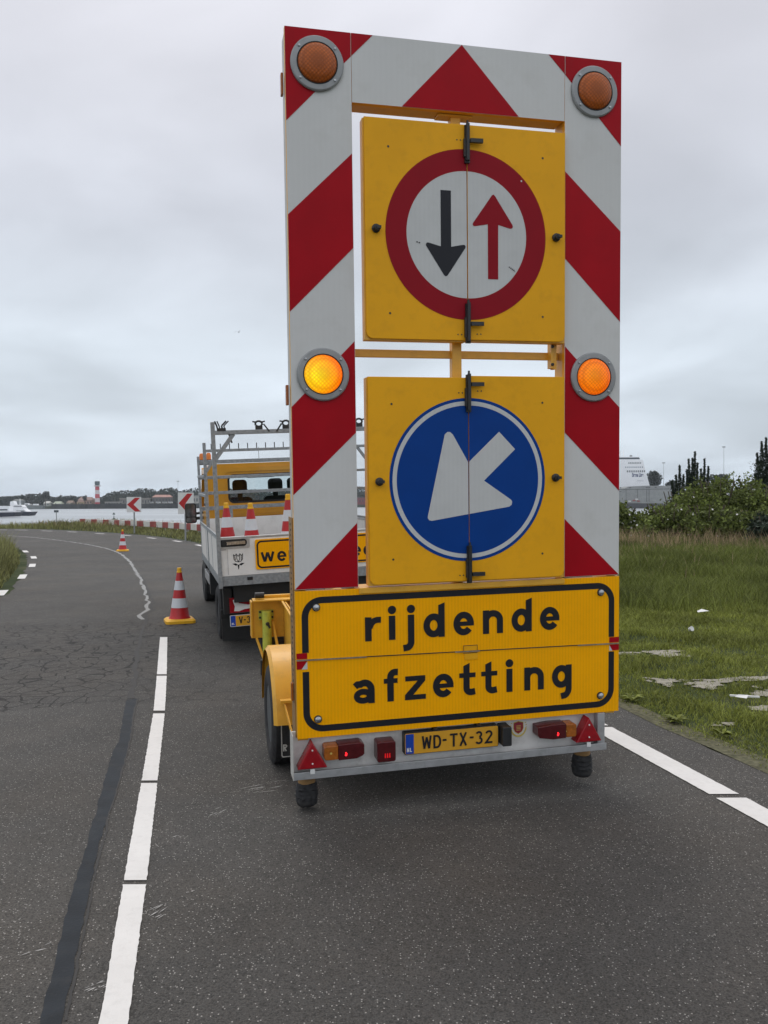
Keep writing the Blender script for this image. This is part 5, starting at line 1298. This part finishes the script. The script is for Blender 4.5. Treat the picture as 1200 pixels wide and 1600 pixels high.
def chevron(label, px, pyb, pyt, Yd, wd, yaw):
    a = at(px, pyb, Yd); b_ = at(px, pyt, Yd); h = b_.z - a.z
    t = thing('chevron_sign', label, 'road sign', (a.x, Yd, 0), yaw, 'red and white chevron signs on the bend')
    q = MB(['steelpost']); q.cyl((0, .04, -.2), (0, .04, b_.z - .05), .038, n=12); q.build('post', t, smooth=40)
    q = MB(['white']); w2 = wd / 2; q.prism(rrect(-w2, w2, a.z, b_.z, .03), -.02, .0, 0); bd = q.build('board', t)
    zc_, k_ = (a.z + b_.z) / 2, h / 2
    q = MB(['conered']); q.sheet([(-w2 * .95, zc_), (.15 * w2, zc_ - k_ * .9), (w2 * .92, zc_ - k_ * .9), (-w2 * .05, zc_), (w2 * .85, zc_ + k_ * .9), (.15 * w2, zc_ + k_ * .9)], -.0215); q.build('chevron', bd)
chevron('red chevron sign left, standing alone behind the far cone', 209.5, 800.5, 776.5, 44.5, .76, R(8))
chevron('red chevron sign partly hidden behind the truck mirror', 290.5, 803, 769.5, 36, .80, R(48))
p = at(88, 799, 62)
t = thing('small_sign', 'small dark rectangular sign on a short post on the far bank', 'sign', (p.x, 62, 0)); q = MB(['steelpost']); q.cyl((0, 0, -.3), (0, 0, p.z), .03, n=8); q.build('post', t)
q = MB([mat('sign_back_grey', (.10, .12, .13), .6)]); q.box(-.17, .17, -.02, .0, p.z - .08, p.z + .09); q.build('board', t)
# channel buoy
p = at(178, 813, 262); t = thing('channel_buoy', 'dark green channel buoy with cone topmark in the water', 'buoy', (p.x, 262, -4.05))
M['buoy'] = mat('buoy_green', (.03, .06, .045), .5)
q = MB(['buoy']); q.lathe([(.0, -.2), (1.15, -.1), (1.25, .3), (.95, .65), (.35, .9), (.12, 1.2), (.1, 1.7), (0, 1.7)], n=18); q.build('float', t, smooth=40)
q = MB(['buoy']); q.cyl((0, 0, 1.6), (0, 0, 2.3), .05, n=6); q.lathe([(.5, 2.2), (.0, 2.95)], n=12); q.build('topmark', t)

# ------------------------------------------------------------------ the far shore
D0 = 913.0
sh = [(-1400, 930), (-700, 915), (-300, 915), (-60, 915), (60, 890), (150, 800), (205, 690), (420, 610), (900, 560), (1500, 540)]
g = MB([M.setdefault('farland', mat('far_land', (.05, .06, .035), .9, var=.3, vscale=.05))])
n_ = len(sh)
g.add([(a, b_, -1.0) for a, b_ in sh] + [(a * 1.5, 2600, -1.0) for a, b_ in sh] + [(a, b_, -5) for a, b_ in sh], [(i, i + 1, n_ + i + 1, n_ + i) for i in range(n_ - 1)] + [(i, 2 * n_ + i, 2 * n_ + i + 1, i + 1) for i in range(n_ - 1)])
tag(g.build('far_shore'), kind='structure')
qw = MB([M.setdefault('quay', mat('dark_quay', (.028, .032, .032), .9, var=.4, vscale=.12, dirt=.5, dcol=(.09, .09, .085), dscale=.2))])
pa, pb = at(84, 795, 908), at(520, 793, 905)
qw.box(pa.x, pb.x, 903, 911, -4.5, 1.2)
for i in range(70):
    xx = pa.x + (pb.x - pa.x) * i / 69; qw.cyl((xx, 902.5, -4.5), (xx, 902.5, 1.2 + random.choice((.2, .6, 1.6))), .35, n=6)
tag(qw.build('quay_wall'), 'long dark quay wall with mooring piles across the water', 'quay')
skyl = [(-260, 774), (-60, 775), (0, 776), (20, 775), (35, 773), (52, 771), (60, 772), (62, 770), (80, 775), (86, 777), (95, 774), (106, 775), (112, 774), (121, 776), (131, 775), (140, 778), (148, 779), (158, 777), (164, 773), (175, 768), (200, 766), (207, 767), (216, 763), (232, 763), (243, 765), (245, 768), (252, 764), (268, 761.5), (276, 763), (279, 768), (290, 765), (305, 762), (318, 763), (340, 765), (370, 763), (420, 766), (460, 762), (520, 766), (565, 762), (640, 766), (760, 763), (900, 764)]
sx = [a for a, b_ in skyl]; sy = [b_ for a, b_ in skyl]
npx = rng.uniform(-260, 900, 46000); Yd = rng.uniform(925, 985, 46000)
top = np.interp(npx, sx, sy)
ztop = 1.65 + (784.2 + .0052 * (600 - npx) - top) / F * Yd
X_ = (npx - 600) / F * Yd
f_ = rng.uniform(0, 1, 46000) ** .8
lump = .88 + .12 * np.abs(np.sin(npx * .31) + .5 * np.sin(npx * .83 + 1))
Zt = -1 + (ztop + 1) * np.clip(f_ * np.where(rng.uniform(size=46000) < .5, lump, 1) , 0, 1)
leaf_mesh('far_woodland', np.stack([X_, Yd, Zt], 1), rng.uniform(1.0, 2.4, 46000), M['farleaf'], aspect=.9)
tag(bpy.data.objects['far_woodland'], 'long dark belt of trees along the far shore', 'woodland', kind='stuff')
hl = MB(['farland']); pts = np.linspace(-260, 900, 120)
for px in pts:
    t_ = np.interp(px, sx, sy); zt = 1.65 + (784.2 + .0052 * (600 - px) - t_) / F * 990; xx = (px - 600) / F * 990
    hl.v += [(float(xx), 975.0, -1.0), (float(xx), 990.0, float(zt * .78))]
hl.f = [(2 * i, 2 * i + 2, 2 * i + 3, 2 * i + 1) for i in range(len(pts) - 1)]; hl.mi = [0] * len(hl.f)
tag(hl.build('far_dunes'), kind='structure')

def far_tree(label, px, top, base, Yd, wpx, group=None, wide=1.0, z0=-1.0):
    a = at(px, top, Yd); s = Yd / F; w_m = wpx * s
    t = thing('broadleaf_tree', label, 'tree', (a.x, Yd, z0), 0, group)
    h = a.z - z0; cb_ = at(px, base, Yd).z - z0
    P = []
    for i in range(18):
        ang = rng.uniform(0, 2 * PI); rr_ = rng.uniform(0, .58); c = np.array([math.cos(ang) * rr_ * w_m / 2, math.sin(ang) * rr_ * w_m / 2, cb_ + (h - cb_) * rng.uniform(.12, .74)])
        u = rng.normal(size=(170, 3)); u /= np.linalg.norm(u, axis=1)[:, None]
        P.append(c + u * rng.uniform(.6, 1.05, (170, 1)) * np.array([w_m * .25, w_m * .25, (h - cb_) * .27]))
    P = np.concatenate(P); leaf_mesh('crown', P, rng.uniform(.05, .11, len(P)) * w_m, M['farleaf'], t, aspect=.9)
    q = MB(['bark']); q.cyl((0, 0, 0), (0, 0, cb_ + (h - cb_) * .4), w_m * .05, w_m * .03, 8)
    for i in range(4): a_ = i * 1.6; q.cyl((0, 0, cb_ * .8), (math.cos(a_) * w_m * .25, math.sin(a_) * w_m * .25, cb_ + (h - cb_) * .5), w_m * .022, w_m * .01, 6)
    q.build('trunk', t); return t
far_tree('tall wide-crowned tree rising above the far woodland left of the lighthouse', 71, 766.2, 778, 900, 15, None)
far_tree('small round tree beside the pinkish houses across the water', 132, 773.5, 782, 895, 8, None)
far_tree('round tree standing alone right of the white ferry', 1022, 735.5, 760, 660, 26, None)
far_tree('low dark tree behind the conifer shoots right of the ferry', 1052, 750, 764, 655, 26, None)
far_tree('low tree top showing above the rose shrubs under the mast', 1125, 741, 760, 650, 34, None)

def house(label, px0, px1, pyb, pyt, Yd, wall, roof, name='house', rk=.4, group=None):
    a, b_ = at(px0, pyb, Yd), at(px1, pyt, Yd); a.z = max(a.z, -1.2); zb = -1.2; zt = b_.z; w_m = b_.x - a.x; ze = zb + (zt - zb) * (1 - rk)
    t = thing(name, label, 'building', ((a.x + b_.x) / 2, Yd, 0), 0, group); h2 = w_m / 2
    q = MB([wall]); q.box(-h2, h2, 0, 9, zb, ze); q.build('wall', t)
    q = MB([roof])
    if rk > .15: q.add([(-h2 - .4, -.4, ze), (h2 + .4, -.4, ze), (h2 + .4, 9.4, ze), (-h2 - .4, 9.4, ze), (-h2 * .8, 4.5, zt), (h2 * .8, 4.5, zt)], [(0, 1, 5, 4), (2, 3, 4, 5), (1, 2, 5), (3, 0, 4), (0, 3, 2, 1)])
    else: q.box(-h2 - .3, h2 + .3, -.3, 9.3, ze + .01, zt)
    q.build('roof', t)
    q = MB([M.setdefault('farglass', mat('dark_panes', (.05, .06, .07), .2))]); nw = max(2, int(w_m / 3))
    for i in range(nw):
        xx = -h2 + (i + .5) * w_m / nw; q.box(xx - .6, xx + .6, -.05, .0, zb + (ze - zb) * .45, zb + (ze - zb) * .8)
    build_each(q, 'window', t); return t
def fm(n, c): return M.setdefault(n, mat(n, c, .8, var=.12, vscale=.3))
house('pinkish row of houses left of the lighthouse', 122, 144, 790, 776.5, 907 + 12, fm('salmon_wall', (.36, .24, .18)), fm('pink_roof', (.30, .20, .17)), rk=.35)
house('small ochre house in front of the pinkish row', 120, 131, 790, 782, 915, fm('ochre_wall', (.42, .32, .17)), fm('brown_roof', (.22, .14, .1)), rk=.3)
house('white gabled hall by the water between the trees', 83, 95, 792, 783.5, 914, fm('white_wall', (.55, .56, .50)), fm('pale_green_roof', (.42, .46, .36)), rk=.45)
house('small pale house with light roof left of the white gabled hall', 68, 77, 790, 783, 916, fm('pale_wall', (.34, .36, .32)), fm('pale_roof', (.5, .5, .46)), rk=.4)
house('low cream house right of the white gabled hall', 104, 113, 788, 782, 916, fm('cream_wall', (.46, .42, .33)), fm('brown_roof2', (.25, .18, .14)), rk=.4)
house('grey block behind the moored vessel at far left', 20, 34, 790, 780, 918, fm('grey_wall', (.24, .26, .26)), fm('grey_roof', (.2, .21, .2)), rk=.2)
house('long low white flat roofed shed right of the lighthouse', 164, 190, 790, 784, 914, fm('shed_wall', (.20, .20, .19)), fm('shed_roof', (.55, .53, .48)), rk=.12, name='shed')
house('grey-brown warehouse behind the left chevron sign', 187, 234, 792, 778, 916, fm('warehouse_wall', (.19, .18, .16)), fm('warehouse_roof', (.25, .23, .2)), rk=.12, name='warehouse')
house('building with faded red roof between the two chevron signs', 238, 267, 792, 773, 918, fm('darkhouse_wall', (.10, .09, .08)), fm('faded_red_roof', (.40, .22, .18)), rk=.22, name='warehouse')
house('beige office building right of the second chevron sign', 297, 345, 792, 774, 915, fm('beige_wall', (.36, .35, .31)), fm('beige_roof', (.30, .29, .27)), rk=.1, name='office_building')
house('dark red building seen in the gap beside the striped board', 556, 578, 792, 777, 912, fm('maroon_wall', (.20, .04, .05)), fm('maroon_roof', (.14, .06, .06)), rk=.15, name='warehouse')
# parked cars on the quay: pale specks
for i, (px, lab) in enumerate(((236, 'first pale van on the quay right of the left chevron sign'), (247, 'second pale van on the quay, in the middle'), (257, 'white van on the quay nearest the second chevron sign'), (266, 'grey van on the quay beside the second chevron sign'), (46, 'white caravan on the quay behind the bow of the dark-hulled boat'), (55, 'cream caravan on the quay right of the boat bow'))):
    p = at(px, 785, 906.5); t = thing('parked_van', lab, 'van', (p.x, 907, 1.2 if px > 84 else -.6), 0, 'vehicles parked on the far quay')
    q = MB([fm(('pale_van', 'white_van')[i % 2], ((.42, .42, .40), (.6, .6, .58))[i % 2])]); q.prism([(-2.4, .5), (2.4, .5), (2.4, 1.3), (1.9, 2.2), (-2.3, 2.3)], -1, 1); bdy = q.build('body', t)
    q = MB(['farglass']); q.sheet([(-1.8, 1.4), (1.7, 1.4), (1.5, 1.95), (-1.8, 1.95)], -1.02); q.build('windows', t)
    for s_x in (-1.5, 1.5): q = MB(['rubber']); q.cyl((s_x, -1.03, .42), (s_x, -.8, .42), .42, n=12); q.build('wheel', t)
# lighthouse
p = at(152.3, 790, 908); top = at(152.3, 752, 908)
t = thing('lighthouse', 'red and white banded lighthouse on the far shore', 'lighthouse', (p.x, 908, 0))
M['lhred'] = mat('lighthouse_red', (.50, .07, .09), .7, var=.05); M['lhwhite'] = mat('lighthouse_white', (.62, .58, .58), .7, var=.05)
q = MB(['lhred', 'lhwhite']); zt = at(152, 759.5, 908).z; prof = []; mids = []
for i in range(5):
    z0, z1 = -1.2 + (zt + 1.2) * i / 5, -1.2 + (zt + 1.2) * (i + 1) / 5; prof += [(2.75 - .12 * i, z0), (2.75 - .12 * (i + 1), z1)]; mids += [i % 2, i % 2]
q.lathe(prof, n=20, mids=mids[:-1]); q.build('tower', t, smooth=30)
q = MB(['lhwhite']); q.lathe([(2.2, zt - .6), (3.9, zt + .1), (3.9, zt + .7), (2.4, zt + .7)], n=20); q.build('gallery', t)
q = MB([mat('lantern_grey', (.07, .10, .11), .4)]); q.lathe([(2.3, zt + .7), (2.3, zt + 1.6), (2.7, zt + 2.0), (2.7, top.z - .6), (2.9, top.z - .4), (2.6, top.z), (0, top.z + .2)], n=16); q.build('lantern_room', t)
# masts
for px, top_, lab, Yd in ((278, 752, 'thin mast on the far shore above the second chevron sign', 905), (1131, 698, 'tall thin mast on the skyline above the rose shrubs', 420), (1037, 723, 'lamp mast right of the round tree', 600)):
    a = at(px, top_, Yd); t = thing('mast', lab, 'mast', (a.x, Yd, -1)); w0 = .22 * Yd / 900
    q = MB(['steelpost']); q.cyl((0, 0, 0), (0, 0, a.z + 1), w0 * 1.3, w0 * .7, 6); q.build('pole', t)
    q = MB(['steelpost']); q.box(-1.1 * Yd / 600, 1.1 * Yd / 600, -.2, .2, a.z + .6, a.z + 1.0 + .3 * Yd / 900); q.build('head', t)

# vessels at the left
M['hull'] = mat('dark_hull', (.012, .016, .03), .45); M['shipwhite'] = mat('ship_white', (.86, .87, .88), .6, var=.03, vscale=.2, dirt=.06, dcol=(.45, .47, .5), dscale=.3)
def vessel(name, label, Yd, pts_hull, pts_super, extra):
    o = at(pts_hull[0][0], pts_hull[0][1], Yd)
    t = thing(name, label, 'boat', (o.x, Yd, -4)); s = Yd / F
    def cv(P): return [((p[0] - pts_hull[0][0]) * s, (pts_hull[0][1] - p[1]) * s) for p in P]
    q = MB(['hull']); q.prism(cv(pts_hull), 0, 7, 0); q.build('hull', t)
    for i, P in enumerate(pts_super): q = MB(['shipwhite']); q.prism(cv(P), 1.0 + .4 * i, 6 - .4 * i, 0); q.build('deckhouse', t)
    q = MB(['farglass']); 
    for P in extra: q.prism(cv(P), .95, .99, 0)
    q.build('windows', t)
    return t, s
v1, s1 = vessel('crew_boat', 'white catamaran with dark hull whose bow points right on the water', 392, [(-12, 805.6), (45, 805.2), (49.5, 799.2), (-12, 799.6)], [[(-10, 799.3), (41, 799.0), (37, 796.2), (33, 792.2), (12, 792.2), (-10, 792.6)], [(14, 792), (34.5, 792), (31, 788.5), (14, 788)], [(12.8, 788), (20, 788), (19, 783.5), (17, 782.5), (13.5, 783)]], [[(24, 799.0), (38, 798.6), (36, 797.4), (24, 797.4)], [(18, 791.0), (33, 791.0), (32, 789.9), (18, 789.9)]])
q = MB(['shipwhite']); q.cyl((27.2 * s1 + 12 * s1, 3, 5), (27.2 * s1 + 12 * s1, 3, 8.2), .25, .1, 6); q.build('mast', v1)
v2, s2_ = vessel('patrol_boat', 'nearer dark-hulled boat overlapping the catamaran at the left edge', 345, [(-30, 808.6), (21, 807.0), (24.5, 800.4), (-30, 801.2)], [[(-28, 801), (23, 800.2), (23, 798.8), (-28, 799.0)], [(-28, 798.8), (11, 798.6), (12, 790.5), (-28, 790.2)]], [[(-20, 797.5), (10, 797.2), (10, 795.4), (-20, 795.6)]])
v3, s3_ = vessel('barge', 'low grey barge moored across the water behind the catamaran', 880, [(37, 795.6), (65, 795.4), (67, 790.0), (36, 789.0)], [[(38, 788.9), (44, 788.9), (43, 786.4), (38, 786.2)], [(50, 789.3), (58, 789.4), (57, 787.2), (51, 787.2)]], [[(39, 788.2), (43, 788.2), (43, 787.4), (39, 787.4)]])
for ch in v3.children:
    if ch.name.startswith('hull'): ch.data.materials[0] = fm('barge_grey', (.16, .18, .175))

# the ferry at the right
Yf = 640.0; s = Yf / F
t = thing('ferry', 'large white ferry with rows of windows docked right of the warning board', 'ship', (at(1003, 759, Yf).x, Yf, -4))
def zf(py): return at(985, py, Yf).z + 4
def xf(px): return (px - 1003) * s
q = MB(['shipwhite']); q.prism([(xf(780), 0), (xf(1017), 0), (xf(1015), zf(759)), (xf(1004.5), zf(719)), (xf(780), zf(719))], 0, 24); q.build('hull', t)
q = MB(['shipwhite']); q.prism([(xf(790), zf(718.8)), (xf(1001), zf(718.8)), (xf(1001.5), zf(717.5)), (xf(998), zf(713.5)), (xf(790), zf(713.5))], 1, 22); q.build('bridge', t)
q = MB(['shipwhite', 'steelpost']); q.cyl((xf(974), 8, zf(714)), (xf(971), 8, zf(697.5)), 1.0, .5, 8); q.cyl((xf(979), 8, zf(713.6)), (xf(979), 8, zf(702)), .4, .3, 6); q.box(xf(969), xf(976), 7, 9, zf(706), zf(705), 0); q.cyl((xf(1000.5), 6, zf(713.6)), (xf(1000.5), 6, zf(707)), .15, n=5); q.box(xf(988), xf(991), 5, 7, zf(713.4), zf(710.5), 1)
q.build('masts', t)
q = MB(['farglass', fm('window_grey', (.16, .2, .26))]); q.sheet([(xf(900), zf(717.4)), (xf(1000.5), zf(717.4)), (xf(999.5), zf(714.8)), (xf(900), zf(714.8))], .93, 0)
for py, x0, x1, n_, hh, m_ in ((723.5, 982, 1000, 8, 1.0, 0), (730, 977, 1003, 9, .9, 1), (736.5, 979.5, 1006, 10, 1.5, 0)):
    for i in range(n_): xx = x0 + (x1 - x0) * i / (n_ - 1); q.sheet([(xf(xx), zf(py + hh)), (xf(xx + 1.5), zf(py + hh)), (xf(xx + 1.5), zf(py - hh)), (xf(xx), zf(py - hh))], -.06, m_)
q.build('windows', t)
# side lettering with the built-in font
cu = bpy.data.curves.new('name_lettering', 'FONT'); cu.body = 'Stena Line'; cu.size = 3.3; cu.extrude = .02; cu.offset = .10
tmp = bpy.data.objects.new('tmp_text', cu); C.objects.link(tmp); bpy.context.view_layer.update()
me = bpy.data.meshes.new_from_object(tmp.evaluated_get(bpy.context.evaluated_depsgraph_get())); bpy.data.objects.remove(tmp)
me.materials.clear(); me.materials.append(fm('ship_lettering_blue', (.03, .05, .14)))
wtx = max(v.co.x for v in me.vertices); o = bpy.data.objects.new('name_lettering', me); C.objects.link(o); o.parent = t
o.rotation_euler = (R(90), 0, 0); o.location = (xf(987.5), -.08, zf(744.8)); o.scale = ((18 * s) / wtx, 1.25, 1)
q = MB([fm('faint_line', (.3, .32, .36))]); q.sheet([(xf(995), zf(751.7)), (xf(1005), zf(751.7)), (xf(1005), zf(751.2)), (xf(995), zf(751.2))], -.07); q.build('side_line', t)
t = thing('terminal_building', 'long grey terminal deck in front of the ferry', 'building', (at(1000, 790, 610).x, 610, -4)); s = 610 / F
def zz_(py): return at(1000, py, 610).z + 4
q = MB([fm('terminal_grey', (.26, .27, .26))]); q.prism([(-34 * s, zz_(786)), (48 * s, zz_(787)), (48 * s, zz_(759)), (8 * s, zz_(759)), (-18 * s, zz_(760)), (-24 * s, zz_(763)), (-60 * s, zz_(764))], 0, 14); q.build('deck', t)
q = MB([fm('terminal_dark', (.07, .07, .075))]); q.box(-33 * s, 47 * s, .3, 13, 0, zz_(786) - .1)
for a, b_ in ((-32, 762), (-17, 762), (9, 761.5), (13, 761.5), (23, 761.5), (-32, 768)): q.box(a * s, (a + 3) * s, -.08, -.01, zz_(b_ + .6), zz_(b_ - .6))
for a in (-22, -4, 10, 14): q.box(a * s, (a + .5) * s, -.1, -.01, zz_(784), zz_(764))
q.bar((-34 * s, -.06, zz_(765)), (46 * s, -.06, zz_(764.2)), .1, .3); q.build('openings', t)
q = MB([fm('terminal_red', (.30, .08, .07)), fm('pale_specks', (.6, .6, .58))]); 
for a, b_, m_ in ((-13, 782, 0), (-9, 780, 1), (-6, 783, 0), (-20, 783, 1)): q.box(a * s, (a + 4) * s, -3, -2.2, zz_(b_ + 1), zz_(b_ - 1), m_)
build_each(q, 'quay_box', t)
# a gull
p = at(373, 519, 60); q = MB([fm('gull_grey', (.07, .075, .08))])
q.add([(-.01, -.22, 0), (.05, 0, .035), (-.01, .2, .0), (-.05, 0, .035), (0, 0, -.04)], [(0, 1, 4), (1, 2, 4), (2, 3, 4), (3, 0, 4), (0, 3, 1), (1, 3, 2)])
q.add([(0, -.06, .01), (0, .08, .01), (.22, .07, .11), (.20, .02, .12)], [(0, 1, 2, 3)]); q.add([(0, .08, .012), (0, -.06, .012), (-.20, .02, .12), (-.22, .07, .11)], [(0, 1, 2, 3)]); q.add([(.2, .02, .12), (.22, .07, .11), (.40, .02, .03)], [(0, 1, 2)]); q.add([(-.22, .07, .11), (-.2, .02, .12), (-.38, .02, .05)], [(0, 1, 2)])
o = q.build('seagull', loc=p); o.rotation_euler = (R(15), R(-25), R(20)); tag(o, 'small dark gull flying in the cloudy sky left of the board', 'bird')

# ------------------------------------------------------------------ haze
hm = bpy.data.materials.new('haze_air'); hm.use_nodes = True
hn = hm.node_tree; hn.nodes.clear(); ho = hn.nodes.new('ShaderNodeOutputMaterial'); pv = hn.nodes.new('ShaderNodeVolumePrincipled')
pv.inputs['Color'].default_value = (.86, .93, 1, 1); pv.inputs['Density'].default_value = .00014; pv.inputs['Anisotropy'].default_value = .2
hn.links.new(pv.outputs[0], ho.inputs['Volume'])
q = MB([hm]); q.box(-2500, 2500, -300, 2700, -6.5, 60)
HZ = True
if HZ: tag(q.build('haze'), 'thin pale sea haze over the water and shores', 'haze', kind='stuff')
